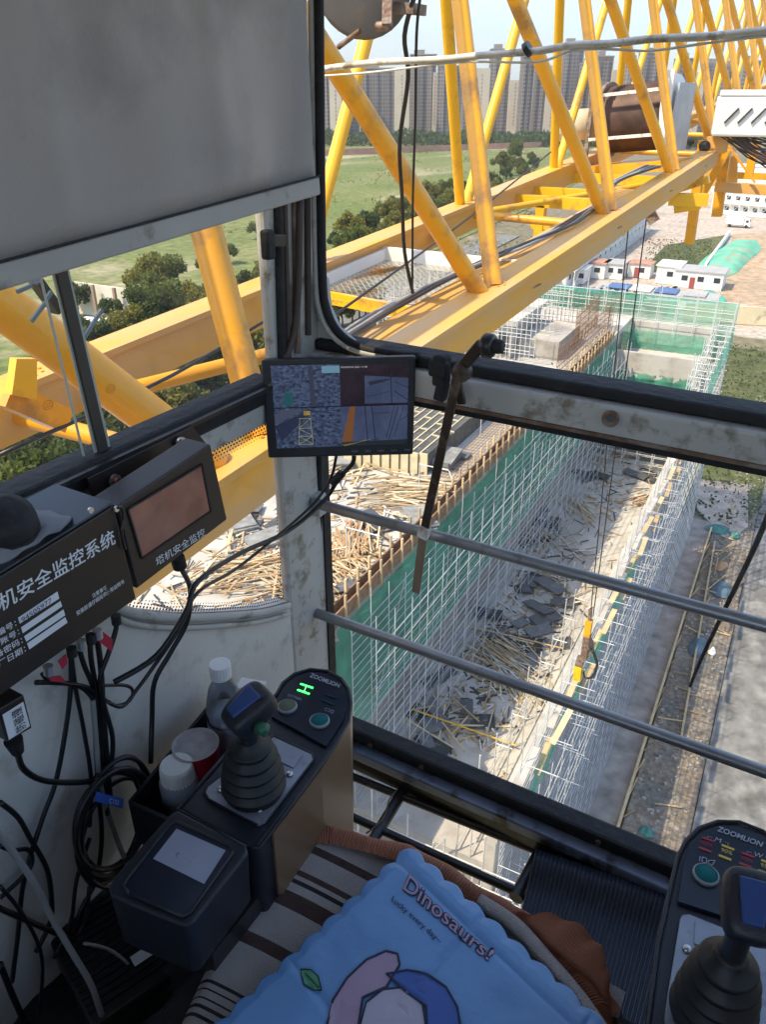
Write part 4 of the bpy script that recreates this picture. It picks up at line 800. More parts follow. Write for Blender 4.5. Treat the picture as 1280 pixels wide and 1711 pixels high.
# white control cabinet with cables
cc = PY(1252, 195, 13.0); cbn = thing('jib_cabinet', 'white electrical cabinet with vent slots on the jib beyond the rope drum', 'cabinet', cc-Vector((0, 0, .3)))
M2 = Matrix.Rotation(R(8), 3, 'Z'); build(MB().box(cc, (.9, .5, .50), M2), 'housing', M_white, cbn, bevel=.03); build(MB().box(cc+Vector((0, 0, .28)), (.85, .52, .08), M2), 'lid', M_white, cbn, bevel=.02)
for i in range(4): build(MB().beam(cc+M2@Vector((-.3+i*.17, -.255, -.08)), cc+M2@Vector((-.15+i*.17, -.255, .1)), .02, .045, (0, 1, 0)), 'vent_slot', M_blkm, cbn)
rc = random.Random(9)
for i in range(26):
    a = PY(1200+rc.uniform(-6, 12), 212+rc.uniform(-10, 12), 12.9); b = PY(1300, 235+rc.uniform(0, 60), 12.8+rc.uniform(0, .6)); mid = (a+b)/2-Vector((0, 0, rc.uniform(0, .12)))
    tag(build(MB().path([PY(1198, 225+rc.uniform(-4, 4), 13.1), a, mid, b], .011, 5, 4), 'cabinet_cable', mat('cable_brown', (0.07, 0.035, 0.03), .5)), 'dark brown cable fanning out below the white cabinet', 'cable', 'cables below the white cabinet')
# bundled cables on the near chord
for i in range(6):
    o = .035*i; rc2 = random.Random(i)
    pts = [J(-2.26+o*.8+rc2.uniform(-.03, .03)+.10*math.sin(y*1.1), y, ZC+.02-.05*(y < 9)+.012*i) for y in [2.6+.55*k for k in range(13)]]+[J(-2.15+o, 10.0, ZC+.12), J(-2.25+o, 10.5, ZC+.05)]
    tag(build(MB().path(pts, .012, 6, 4), 'chord_cable', M_cable if i % 2 else M_cableg), 'slack cable lying in the bundle along the near chord', 'cable', 'cables along the near chord')
# hoist ropes and hook
HY = 13.6
hk = thing('hook_block', 'rusty and yellow hook block hanging over the right edge of the building', 'hook', PY(983, 1060, HY))
def hb(a, b, w_, h_, nm, mt_, y=HY): return build(MB().beam(PY(*a, y), PY(*b, y), w_, h_, (0, 1, 0)), nm, mt_, hk)
hb((982, 1062), (976, 1100), .13, .2, 'cheek_plate', M_rust); hb((985, 1036), (981, 1062), .13, .14, 'upper_plate', M_yel); hb((987, 1018), (985, 1038), .06, .1, 'shackle', M_rust); hb((967, 1112), (965, 1134), .16, .17, 'yellow_block', M_yelb, HY-.05)
hb((971, 1098), (967, 1112), .15, .12, 'neck', M_rust, HY-.05)
c = PY(984, 1075, HY+.05); q = MB(); q.lathe([(0, -.03), (.17, -.03), (.15, 0), (.17, .03), (0, .03)], Matrix.Rotation(R(60), 3, 'Y'), 24, c); build(q, 'sheave', M_rust, hk)
p = [PY(990, 1085, HY), PY(998, 1110, HY), PY(990, 1130, HY), PY(978, 1132, HY), PY(975, 1122, HY)]; build(MB().path(p, lambda u: .035*(1-.5*u), 8), 'hook', M_blkm, hk)
for i, (a, b) in enumerate((((1053, 352), (987, 1024)), ((1082, 352), (991, 1030)))):
    t_ = PY(*a, HY); e = PY(*b, HY); tag(build(MB().tube(t_, e, .012, 6), 'hoist_rope', M_cable), ('left' if i == 0 else 'right')+' one of the two thin steel hoist ropes running down to the hook block', 'rope', 'hoist ropes')
tr = thing('trolley', 'yellow and rusty rope trolley under the jib where the hoist ropes start', 'trolley', PY(1075, 345, HY))
build(MB().beam(PY(1040, 338, HY), PY(1100, 330, HY), .35, .14), 'frame', M_yel, tr); build(MB().beam(PY(1082, 350, HY), PY(1094, 372, HY), .1, .16), 'roller_bracket', M_rust, tr)
# slack rope line along jib (dark)
for a, b, ya, yb, lab in (((470, 590), (920, 255), 3.2, 9.5, 'thin dark rope slanting from the chord behind the mesh walkway up to the drum'), ((0, 760), (470, 520), 1.6, 3.6, 'thin dark rope slanting below the side window')):
    pa, pb = PY(*a, ya), PY(*b, yb); tag(build(MB().path([pa, (pa+pb)/2-Vector((0, 0, .04)), pb], .009, 6, 5), 'steel_rope', M_cable), lab, 'rope')
# conduit wrapped in tape and its cord, outside the front glass
pts = [PY(x, y, 1.62) for x, y in ((528, 118), (620, 106), (740, 100), (800, 94), (900, 86), (960, 76), (1020, 74), (1090, 66), (1180, 62), (1300, 50))]
cd_ = thing('taped_conduit', 'thin taped conduit line crossing outside the top of the front window', 'conduit', pts[0]); build(MB().path(pts, .0065, 8, 4), 'pipe', M_scr, cd_)
build(MB().path([p-Vector((0, 0, .012+.006*math.sin(i*2))) for i, p in enumerate(pts)], .0022, 6, 4), 'cord', M_white, cd_)
build(MB().tube(PY(878, 86, 1.62), PY(886, 80, 1.62), .014, 10), 'clamp', M_blkm, cd_)
# lamp / siren at the top
fl = thing('work_lamp', 'round grey floodlight shell on a rusty bracket, cut by the top of the photo', 'floodlight', PY(610, 10, 2.6))
c = PY(608, -28, 2.6); q = MB(); ml = (Vector((.35, -.75, -.15))).normalized().to_track_quat('Z', 'Y').to_matrix(); q.lathe([(0, -.12), (.08, -.115), (.13, -.07), (.155, 0), (.16, .015), (.145, .02), (0, .02)], ml, 32, c); build(q, 'shell', mat('lamp_grey', (.19, .18, .175), .6, .3, var=.15, scale=8, dirt=(.28, .22, .16), dirt_amt=.3, dscale=10), fl)
build(MB().beam(PY(650, -60, 2.55), PY(647, 46, 2.5), .03, .05), 'bracket_arm', M_rust, fl); build(MB().beam(PY(655, 14, 2.6), PY(702, 17, 2.6), .09, .03), 'bracket_plate', M_rust, fl)
build(MB().tube(PY(602, 52, 2.55), PY(565, 80, 2.55), .009, 8), 'stay_bar', M_rust, fl); build(MB().tube(PY(630, 45, 2.5), PY(650, 45, 2.5), .014, 8), 'bolt', M_rust, fl)
for i, (pp, lab) in enumerate(((((694, -10), (676, 60), (682, 130), (668, 240), (672, 330), (676, 420), (690, 490)), 'wavy dark cable dangling from the floodlight'), (((703, -10), (696, 60), (694, 200), (690, 330), (689, 490)), 'straight thin cable hanging beside the wavy one'))):
    tag(build(MB().path([PY(x, y, 2.55+.001*y) for x, y in pp], .008 if i == 0 else .005, 7, 5), 'lamp_cable', M_cableg if 0 else M_cable), lab, 'cable')
# mast-side parts seen through the left window
cl = thing('clamp_bracket', 'grey bolted clamp plates around the thick yellow tube, left of the window divider', 'clamp', PX(100, 520, -1.35))
for a, b in (((28, 488), (52, 478)), ((52, 538), (76, 506)), ((78, 500), (86, 488)), ((136, 572), (170, 518)), ((128, 600), (140, 575))): build(MB().beam(PX(*a, -1.45), PX(*b, -1.45), .006, .008), 'bolt', mat('bolt_blue_grey', (.16, .20, .24), .4, .5), cl)
build(MB().beam(PX(60, 470, -1.5), PX(96, 520, -1.5), .03, .02), 'clamp_plate', M_blkm, cl)
gp = thing('gusset_post', 'yellow folded gusset post standing at the far chord by the mast', 'post', PX(45, 650, -2.6))
build(MB().hexa([PX(28, 600, -2.6), PX(62, 600, -2.6), PX(62, 668, -2.6), PX(20, 660, -2.6)]+[p+Vector((-.04, 0, 0)) for p in (PX(28, 600, -2.6), PX(62, 600, -2.6), PX(62, 668, -2.6), PX(20, 660, -2.6))]), 'web', M_yelb, gp)
build(MB().beam(PX(0, 655, -2.7), PX(100, 700, -2.7), .12, .10), 'base_beam', M_yel, gp)

# crane tower added out of view behind the cab to block direct sun
sl_ = thing('sun_block_tower', 'yellow crane tower added out of view behind the cab to block the sun', 'crane tower', (-3, -3, -6))
build(MB().box((-3.0, -3.1, .6), (2.0, 2.6, 8.0)), 'tower_body', M_yel, sl_, bevel=.04); q = MB(); q.lathe([(1.5, -.3), (1.7, -.25), (1.7, .2), (1.5, .3)], None, 32, (-3.0, -3.1, -3.8)); build(q, 'slewing_ring', M_blkm, sl_)
# ------------------------------------------------------------------ operator cab
XL, YFR = -.88, 1.25
def zat(x, y, py):
    k = (CY-py)/F; a = x*UP.x+y*UP.y; b = x*FW.x+y*FW.y; return (k*b-a)/(UP.z-k*FW.z)
cab = thing('operator_cab', 'grey painted crane operator cab with black window seals, seen from inside', 'crane cab', (-.1, .3, -1.6))
def cb(a, b, nm, mt_, **k): return build(MB().box([(a[i]+b[i])/2 for i in range(3)], [b[i]-a[i] for i in range(3)]), nm, mt_, cab, **k)
zp = lambda x, y: PY(x, y, YFR).z
cb((-.902, 1.105, -1.45), (XL, 1.262, .6), 'corner_post', M_cab, bevel=.008)
# front mid rail
za, zb_, zc, zd_ = -.428, -.444, -.499, -.513
cb((XL, 1.235, zb_-.0), (.9, 1.30, za+.006), 'window_seal', M_blkr, bevel=.006)
cb((XL-.02, 1.215, zc), (.9, 1.31, zb_), 'mid_rail', M_cab, bevel=.006)
cb((XL, 1.235, zd_-.008), (.9, 1.30, zc), 'window_seal', M_blkr, bevel=.005)
build(MB().beam((-.86, 1.212, zc+.004), (.9, 1.212, zc+.004), .006, .006), 'rail_crease', M_rust, cab)
# rounded window seal of the upper front window
pts = [PY(x, y, 1.24) for x, y in ((533, -120), (533, 0), (536, 300), (539, 470), (545, 515), (560, 549), (588, 574), (630, 588), (700, 597))]
build(MB().path(pts, .0085, 8, 4), 'window_seal', M_blkr, cab); build(MB().path([p+Vector((-.012, -.004, -.006)) for p in pts], .006, 8, 4), 'window_seal', M_cab, cab)
q = MB(); fill = [PY(x, y, 1.25) for x, y in ((520, 440), (540, 470), (545, 515), (560, 549), (588, 574), (630, 590), (640, 640), (510, 640))]; q.prism(fill, (0, .02, 0)); build(q, 'corner_web', M_cab, cab)
build(MB().path([PY(x, y, 1.235) for x, y in ((534, 640), (532, 900), (532, 1130))], .009, 8, 1), 'window_seal', M_blkr, cab)
cb((XL-.01, 1.240, -1.44), (XL+.004, 1.266, -.5), 'window_seal', M_blkr)
# left wall rail and seals
cb((-.93, -.9, -.505), (XL+.006, 1.11, -.462), 'window_seal', M_blkr, bevel=.006)
cb((-.92, -.9, -.475), (XL+.018, 1.11, -.468), 'rail_ridge', M_blkm)
cb((-.95, -.9, -.545), (XL, 1.11, -.505), 'side_rail', M_cab, bevel=.004)
for (a, b, r, m_) in (((463, 300), (471, 602), .009, M_blkr), ((474, 300), (482, 604), .006, mat('seal_brown', (.07, .045, .035), .6)), ((492, 300), (497, 590), .007, M_rust), ((512, 100), (515, 560), .006, mat('seal_brown', (.07, .045, .035), .6))):
    build(MB().tube(PX(*a, XL+.004), PX(*b, XL+.004), r, 8), 'window_seal', m_, cab)
q = MB(); q.path([PX(x, y, XL+.012) for x, y in ((500, 330), (498, 480), (490, 560), (468, 620), (450, 650))], .007, 8); build(q, 'window_seal', mat('seal_brown', (.07, .045, .035), .6), cab)
# lower left wall with slanted sill
sill = [PX(x, y, XL) for x, y in ((190, 1012), (225, 1024), (290, 1030), (360, 1028), (430, 1022), (478, 1010))]
poly = [Vector((XL, -.9, -1.6)), Vector((XL, 1.104, -1.6)), Vector((XL, 1.104, sill[-1].z)), *[Vector((XL, p.y, p.z)) for p in reversed(sill)], Vector((XL, sill[0].y-.02, -.53)), Vector((XL, -.9, -.53))]
q = MB(); q.prism(poly, (-.04, 0, 0)); build(q, 'side_wall', M_wall, cab)
for o, r, m_ in ((0, .009, M_cab), (.022, .006, M_cab), (-.008, .0025, M_rust)): build(MB().path([p+Vector((.006, 0, -o)) for p in sill], r, 8, 4), 'sill_lip', m_, cab)
# dotted band round the lower side glass
q = MB(); T = lambda x, y: PX(x, y, XL-.022)
def dots(path, rows, st, off):
    for a, b in zip(path, path[1:]):
        A, B = T(*a), T(*b); L_ = (B-A).length; n = int(L_/st)
        for i in range(n):
            for r_ in range(rows):
                p = A+(B-A)*((i+.5*(r_ % 2))/n)+Vector((0, off[0]*r_, off[1]*r_)); s = .0028-.0004*r_; q.add([p+Vector((0, -s, -s)), p+Vector((0, s, -s)), p+Vector((0, s, s)), p+Vector((0, -s, s))], [(0, 1, 2, 3)])
dots([(190, 1012), (225, 1024), (290, 1030), (360, 1028), (430, 1022), (475, 1010)], 5, .008, (0, .007)); dots([(476, 1000), (472, 800), (470, 720)], 4, .008, (-.007, 0)); dots([(355, 748), (470, 690)], 5, .008, (0, -.007))
build(q, 'dotted_band', M_blkr, cab)
# sill under the front glass
cb((XL, 1.225, -1.44), (.9, 1.275, -1.405), 'window_seal', M_blkr, bevel=.008)
cb((XL, 1.200, -1.475), (.9, 1.25, -1.442), 'front_sill', mat('sill_blue_grey', (.20, .24, .34), .4, .2, var=.2, scale=10, dirt=(.05, .045, .04), dirt_amt=.4, dscale=12), bevel=.006)
cb((XL, 1.206, -1.515), (.9, 1.29, -1.477), 'sill_beam', M_blkm)
for x in (620, 705, 1000): c = PY(x, 1213+(x-590)*.425+18, 1.226); build(MB().tube(c, c-Vector((0, .006, 0)), .006, 10), 'sill_screw', M_rust, cab)
# floor, rear, roof, right side
M_floor = mat('floor_dark', (.05, .048, .045), .7, var=.3, scale=8)
q = MB(); fz = -1.56
for a, b in (((-.93, -.9), (.9, .93)), ((-.28, .93), (.9, 1.2)), ((-.93, .93), (-.84, 1.2))): q.box(((a[0]+b[0])/2, (a[1]+b[1])/2, fz-.012), (b[0]-a[0], b[1]-a[1], .024))
build(q, 'floor', M_floor, cab)
cb((-.93, -.94, -1.6), (.9, -.9, -.45), 'rear_wall', M_wall); cb((-.93, -.94, -.45), (-.62, -.9, .6), 'rear_wall', M_wall); cb((.66, -.94, -.45), (.9, -.9, .6), 'rear_wall', M_wall); cb((-.62, -.94, .48), (.66, -.9, .6), 'rear_wall', M_wall); cb((-.95, -.94, .6), (.95, 1.32, .64), 'roof', M_wall)
cb((-.92, -.9, -.46), (-.88, .40, .6), 'sun_block_panel', M_wall)  # unseen panel run forward to keep direct sun off the console
cb((.88, -.9, -1.6), (.92, 1.3, -.5), 'right_wall', M_wall); cb((.88, -.94, -.5), (.92, -.6, .6), 'right_wall', M_wall); cb((.86, 1.2, -1.45), (.93, 1.3, .6), 'corner_post', M_cab)
G1 = glass('cab_glass', (.94, .96, .95), .030, 1.0); G2 = glass('cab_glass_side', (.90, .93, .92), .035, 1.2); G3 = glass('floor_glass', (.88, .88, .86), .08, .4)
def pane(P, nm, g): q = MB(); q.add(P, [(0, 1, 2, 3)]); return build(q, nm, g, cab)
pane([(XL, 1.27, -.43), (.88, 1.27, -.43), (.88, 1.27, .6), (XL, 1.27, .6)], 'upper_front_glass', G1)
pane([(XL, 1.27, -1.43), (.88, 1.27, -1.43), (.88, 1.27, -.5), (XL, 1.27, -.5)], 'lower_front_glass', G1)
pane([(-.905, .40, -.48), (-.905, 1.12, -.48), (-.905, 1.12, .6), (-.905, .40, .6)], 'side_glass', G2)
pane([(-.905, .6, -1.15), (-.905, 1.12, -1.15), (-.905, 1.12, -.52), (-.905, .6, -.52)], 'lower_side_glass', G1)
pane([(-.84, .93, -1.545), (-.28, .93, -1.545), (-.28, 1.29, -1.545), (-.84, 1.29, -1.545)], 'floor_glass', G3)
pane([(.9, -.6, -.5), (.9, 1.2, -.5), (.9, 1.2, .6), (.9, -.6, .6)], 'right_glass', G1)
pane([(-.62, -.92, -.45), (.66, -.92, -.45), (.66, -.92, .48), (-.62, -.92, .48)], 'added_rear_glass', G1)  # unseen rear window added to let more daylight into the cab
# sliding pane overlap: clear strip with dark seal
for x0, x1, y1 in ((92, 175, 762),):
    build(MB().beam(PX(96, 440, -.893), PX(172, 762, -.893), .012, .016, (0, 1, 0)), 'pane_meeting_seal', mat('seal_dark', (.05, .045, .04), .5), cab)
    for dx in (-10, 13): build(MB().beam(PX(96+dx, 440, -.894), PX(172+dx, 762, -.894), .003, .005, (0, 1, 0)), 'pane_edge', mat('glass_edge', (.45, .50, .46), .2), cab)
    build(MB().beam(PX(62, 440, -.894), PX(140, 762, -.894), .002, .003, (0, 1, 0)), 'pane_edge', mat('glass_edge', (.45, .50, .46), .2), cab)
# marks on the glass
M_mark = mat('mark_red', (.30, .06, .03), .6)
def flat_on(poly, n, off): return [p+n*off for p in poly]
for cx, cy in ((80, 677), (185, 650)):
    q = MB(); c = PX(cx, cy, -.900)
    for k in range(20):
        a, b = 2*math.pi*k/20, 2*math.pi*(k+1)/20; f = lambda t, r: c+Vector((0, math.cos(t)*r*1.3, math.sin(t)*r)); q.add([f(a, .0065), f(b, .0065), f(b, .0058), f(a, .0058)], [(0, 1, 2, 3)])
    build(q, 'glass_mark', M_mark, cab); tq = [c+Vector((0, -.0055, -.003)), c+Vector((0, .0055, -.003)), c+Vector((0, .0055, .003)), c+Vector((0, -.0055, .003))]
    build(text_mesh('CCC', tq, 0.0005), 'glass_lettering', M_mark, cab)
# guard rods across the lower front glass
for k, (a, b, r) in enumerate((((524, 840), (1300, 1051), .0115), ((506, 1016), (1300, 1297), .0115))):
    build(MB().tube(PY(*a, 1.20), PY(*b, 1.20), r, 14), 'guard_rod', M_bar, cab)
    build(MB().box(PY(a[0], a[1], 1.215), (.05, .03, .05)), 'rod_lug', M_cab, cab, bevel=.004)
build(MB().tube(PY(1020, 700, 1.217), PY(1020, 700, 1.207), .014, 18), 'rail_bolt', M_rust, cab); build(MB().tube(PY(1020, 700, 1.207), PY(1020, 700, 1.198), .006, 6), 'rail_bolt', M_blkm, cab)
# floor grille
def PZF(x, y): return PZ(x, y, -1.515)
for a, b, r in (((556, 1284), (930, 1434), .010), ((548, 1346), (930, 1520), .010), ((692, 1290), (618, 1412), .014), ((920, 1392), (862, 1500), .016), ((560, 1430), (930, 1600), .010)): build(MB().tube(PZF(*a), PZF(*b), r, 12), 'floor_bar', M_blkm, cab)
tag(build(MB().path([PZF(662, 1330)+Vector((0, 0, .02)), PZF(650, 1352)+Vector((0, 0, .03)), PZF(640, 1378)+Vector((0, 0, .02)), PZF(612, 1392)], .0018, 6), 'wire_tie', M_rust), 'thin rusty wire tied round the floor bars', 'wire')
# ribbed mat
mt0 = MB(); A, B, C_, D_ = PZ(900, 1408, -1.50), PZ(1140, 1478, -1.50), PZ(1080, 1720, -1.47), PZ(850, 1600, -1.47)
def mf(u, v):
    p = lerp(lerp(A, B, u), lerp(D_, C_, u), v); bulge = .035*math.exp(-((v-.22)/.14)**2)-.02*math.exp(-(v/.08)**2)
    return p+Vector((0, 0, bulge+.0022*math.sin(u*2*math.pi*34)))
mt0.grid(mf, 272, 26); tag(build(mt0, 'ribbed_mat', mat('mat_rubber', (.022, .027, .042), .38, var=.25, scale=4, dirt=(.05, .05, .055), dirt_amt=.2, dscale=9, dsharp=.4)), 'black ribbed rubber mat tinted for a blue sheen, lying in front of the right console', 'floor mat')  # blue sheen on the black rubber put into the base colour

# ------------------------------------------------------------------ roller blind
bl = thing('roller_blind', 'grey fabric sun blind pulled over the side window with a pale bottom bar', 'blind', (-.84, .5, -.1))
M_blind = mat('blind_fabric', (.50, .475, .465), .75, var=.08, scale=2.5, trans=.35, dirt=(.22, .21, .21), dirt_amt=.35, dscale=3, dsharp=.4, bump=.12, bscale=260)
XB = -.845
A0, A1 = PX(-250, 512, XB), PX(527, 300, XB)
d_ = (A1-A0); A0 = A0-d_*.9; d_ = A1-A0
q = MB()
def bf(u, v):
    wv = (.012*math.sin(u*24+v*2)*(1-v)**3+.009*math.sin(u*57+1.5+v*4)*(1-v)**5+.008*math.exp(-((u*9) % 1.7-.8)**2*60)*(1-v))*min(1, v*14)+.004*noise.noise((u*14, v*3, 0))
    p = A0+d_*u+Vector((0, 0, v*.75))-Vector((0, .02*v, 0)); return p+Vector((wv, 0, 0))
q.grid(bf, 160, 24); build(q, 'fabric', M_blind, bl, solid=.0012)
q = MB(); q.beam(A0+Vector((.004, 0, -.010)), A1+Vector((.004, 0, -.010)), .012, .030); build(q, 'bottom_bar', mat('bar_pale', (.40, .39, .38), .5, var=.08, scale=5, dirt=(.2, .18, .15), dirt_amt=.2, dscale=12), bl, bevel=.003)
q = MB(); q.beam(A0+Vector((.011, 0, .006)), A1+Vector((.011, 0, .006)), .003, .003); build(q, 'fabric_slot', M_blkr, bl)
# latch on side glass
t = thing('window_latch', 'black plastic latch on the edge of the sliding side window', 'latch', PX(452, 405, -.865))
build(MB().beam(PX(446, 384, -.85), PX(449, 434, -.85), .018, .022, (0, 1, 0)), 'grip', M_blkr, t, bevel=.005, seg=3); build(MB().beam(PX(450, 402, -.868), PX(470, 402, -.868), .022, .02), 'base', M_blkm, t, bevel=.002)

# ------------------------------------------------------------------ monitor
mo = thing('monitor', 'small black monitor showing four camera pictures, mounted on the corner post', 'monitor', PH(568, 690, 1.36))
D = 1.36
cs = [PH(448, 766, D-.012), PH(690, 760, D-.012), PH(695, 596, D+.012), (PH(436, 602, D+.012))]
nb_ = (cs[1]-cs[0]).cross(cs[3]-cs[0]).normalized()
q = MB(); q.hexa([c-nb_*.024 for c in cs]+cs); build(q, 'housing', M_blk, mo, bevel=.004, seg=3)
def sub(px): return [PH(x, y, D-.0+(.012 if y < 700 else -.012)*min(1, abs(y-682)/84)) for x, y in px]
scr = [(461, 748), (681, 735), (683, 607), (452, 612)]; scr = [(463, 749), (680, 741), (683, 606), (452, 611)]
S4 = [p+nb_*.0016 for p in sub(scr)]
q = MB(); q.add(S4, [(0, 1, 2, 3)]); build(q, 'screen', mat('screen_black', (.01, .01, .015), .15), mo)
def screen_mat(name, c1, c2, sc, e, stretch=(1, 1, 1)):
    m = bpy.data.materials.new(name); m.use_nodes = True; t = m.node_tree; N = t.nodes; L = t.links; b = N['Principled BSDF']; b.inputs['Base Color'].default_value = (.01, .01, .02, 1); b.inputs['Roughness'].default_value = .15
    tc = N.new('ShaderNodeTexCoord'); mp = N.new('ShaderNodeMapping'); mp.inputs['Scale'].default_value = stretch; L.new(tc.outputs['Object'], mp.inputs[0])
    n = N.new('ShaderNodeTexNoise'); n.inputs['Scale'].default_value = sc; n.inputs['Detail'].default_value = 6; n.inputs['Roughness'].default_value = .8; L.new(mp.outputs[0], n.inputs['Vector'])
    r = N.new('ShaderNodeMapRange'); r.inputs[1].default_value = .42; r.inputs[2].default_value = .66; L.new(n.outputs[0], r.inputs[0])
    x = N.new('ShaderNodeMix'); x.data_type = 'RGBA'; x.inputs[6].default_value = (*c1, 1); x.inputs[7].default_value = (*c2, 1); L.new(r.outputs[0], x.inputs[0]); L.new(x.outputs[2], b.inputs['Emission Color']); b.inputs['Emission Strength'].default_value = e
    MATS[name] = m; return m
def uq(u0, v0, u1, v1, off=.0006, Q=None):
    Q = Q or S4; return [quadpt(Q, u0, v0)+nb_*off, quadpt(Q, u1, v0)+nb_*off, quadpt(Q, u1, v1)+nb_*off, quadpt(Q, u0, v1)+nb_*off]
def sq(nm, u0, v0, u1, v1, mt_, off=.0006): return build(MB().add(uq(u0, v0, u1, v1, off), [(0, 1, 2, 3)]), nm, mt_, mo)
sc1 = screen_mat('feed_city', (.010, .016, .04), (.11, .16, .28), 130, .30, (1, 1, 1.7)); sc2 = screen_mat('feed_dark', (.010, .006, .010), (.04, .02, .03), 18, .3); sc3 = screen_mat('feed_sky', (.04, .055, .11), (.07, .09, .17), 12, .32)
v1 = sq('camera_view', 0, .5, .5, 1, sc1); v2 = sq('camera_view', .5, .5, 1, 1, sc2); v3 = sq('camera_view', 0.0, 0.0, .5, .49, sc1); v4 = sq('camera_view', .5, 0, 1, .49, sc3)
gz = lambda n, c, e=.32: glow(n, c, e)
def view_of(u, v): return (v1 if u < .5 else v2) if v >= .5 else (v3 if u < .5 else v4)
def quadp(nm, pts, mt_, off=.0009, par=None): return build(MB().add([quadpt(S4, u, v)+nb_*off for u, v in pts], [tuple(range(len(pts)))]), nm, mt_, view_of(sum(p[0] for p in pts)/len(pts), sum(p[1] for p in pts)/len(pts)))
quadp('view_detail', [(.28, .5), (.32, .5), (.30, .98), (.27, .98)], gz('fd1', (.03, .03, .06))); quadp('view_detail', [(.07, .52), (.15, .52), (.15, .68), (.09, .68)], gz('fd2', (.01, .07, .08)))
quadp('view_detail', [(.37, .90), (.5, .90), (.5, .985), (.37, .985)], gz('fd3', (.12, .24, .33)))
quadp('view_detail', [(0, .30), (.23, .47), (.05, .47), (0, .40)], gz('fd4', (.05, .06, .10))); quadp('view_detail', [(.04, .08), (.22, .35), (.24, .45), (.0, .28)], gz('fd5', (.015, .02, .05)))
quadp('view_detail', [(.22, .40), (.27, .40), (.27, .45), (.22, .45)], gz('fd6', (.30, .20, .03)))
for (a, b) in (((.17, .04), (.19, .36)), ((.28, .04), (.27, .36)), ((.17, .04), (.28, .04)), ((.18, .14), (.28, .14)), ((.18, .24), (.275, .24)), ((.18, .36), (.275, .36)), ((.17, .04), (.28, .14)), ((.28, .14), (.18, .24)), ((.18, .24), (.27, .36)), ((.28, .04), (.18, .14))):
    build(MB().beam(quadpt(S4, *a)+nb_*.001, quadpt(S4, *b)+nb_*.001, .0009, .0002, nb_), 'view_line', gz('fline', (.25, .25, .12)), v3)
quadp('view_detail', [(.68, .52), (1, .52), (1, .82), (.68, .86)], sc3); quadp('view_detail', [(.70, .78), (.86, .86), (.86, .80), (.72, .74)], gz('fdk', (.008, .008, .02)))
for (a, b, w_) in (((.88, .52), (.87, .9), .002), ((.90, .78), (1, .70), .0015), ((.9, .66), (1, .55), .0015), ((.68, .60), (.86, .66), .001), ((.70, .02), (.68, .49), .0018), ((.76, .04), (.73, .49), .0018), ((.90, .10), (.97, .48), .001), ((.86, .06), (.93, .48), .0012), ((.73, .40), (.86, .40), .001), ((.94, .30), (1, .36), .001), ((.84, .08), (.90, .49), .001), ((.62, .04), (.78, .08), .001)):
    build(MB().beam(quadpt(S4, *a)+nb_*.001, quadpt(S4, *b)+nb_*.001, w_, .0002, nb_), 'view_line', gz('fdk2', (.012, .014, .035)), view_of((a[0]+b[0])/2, (a[1]+b[1])/2))
quadp('view_detail', [(.50, .04), (.58, .06), (.61, .49), (.57, .49)], gz('forg', (.16, .06, .015))); quadp('view_detail', [(.5, 0), (1, 0), (1, .06), (.5, .05)], gz('fgnd', (.01, .015, .02))); quadp('view_detail', [(.5, .02), (.72, .075), (.72, .065), (.52, .0)], gz('fyel', (.3, .2, .08)))
build(text_mesh('MONITOR 2021 11:40', uq(.51, .955, .70, .975, .001)), 'caption', gz('fcap', (.5, .5, .5)), mo)
for i in range(5): p = quadpt(cs, .60+.09*i, .055); build(MB().box(p+nb_*.001, (.012, .003, .003), rz=YAW), 'button', mat('button_grey', (.12, .12, .13), .5), mo)
build(MB().tube(PH(560, 690, D+.03), Vector((XL+.02, 1.18, -.55)), .014, 10), 'mounting_arm', M_blkm, mo)

# ------------------------------------------------------------------ window stay, wiper
stt = thing('window_stay', 'worn dark metal window stay hanging from the front rail with a round knob on top', 'window stay', PY(770, 640, 1.18))
def st(a, b, w_, h_, nm, mt_=M_rust, y=1.165, y2=None): return build(MB().beam(PY(*a, y), PY(*b, y2 or y), h_, w_, (0, 1, 0)), nm, mt_, stt, bevel=.0025)
M_worn = mat('worn_dark_steel', (.07, .05, .04), .45, .5, var=.3, scale=25, dirt=(.22, .17, .13), dirt_amt=.35, dscale=14)
st((768, 612), (706, 900), .008, .017, 'arm', M_worn); st((708, 888), (695, 990), .007, .018, 'tip', mat('wood_tip', (.26, .18, .12), .6, var=.2, scale=20)); st((765, 622), (806, 574), .012, .02, 'elbow', M_worn)
st((762, 620), (772, 676), .006, .016, 'tail', M_worn, 1.175)
for a, r, l, nm, m_ in (((772, 622), .017, .022, 'pivot', M_worn), ((816, 578), .020, .02, 'knob', M_blkm), ((823, 578), .012, .036, 'knob', M_blkr)):
    c = PY(*a, 1.165); q = MB(); q.lathe([(0, -l/2), (r*.85, -l/2), (r, -l/3), (r, l/3), (r*.85, l/2), (0, l/2)], Matrix.Rotation(R(90), 3, 'Y') if nm == 'knob' else Matrix.Rotation(R(90), 3, 'X'), 22, c); build(q, nm, m_, stt)
c = PY(738, 618, 1.17); q = MB(); q.box(c, (.025, .03, .055)); q.box(c+Vector((-.002, -.008, .004)), (.034, .018, .03)); build(q, 'clamp', M_blkr, stt, bevel=.006, seg=3)
st((741, 640), (735, 668), .02, .02, 'clamp', M_blkr, 1.18)
st((706, 898), (712, 880), .014, .022, 'tape_band', M_scr)
tag(build(MB().path([PY(x, y, 1.33) for x, y in ((1153, 1147), (1172, 1100), (1215, 1010), (1262, 912), (1300, 820))], lambda u: .003+.0025*u, 8, 3), 'wiper_arm', M_blkr), 'thin black wiper blade outside the lower front glass at the right', 'wiper')

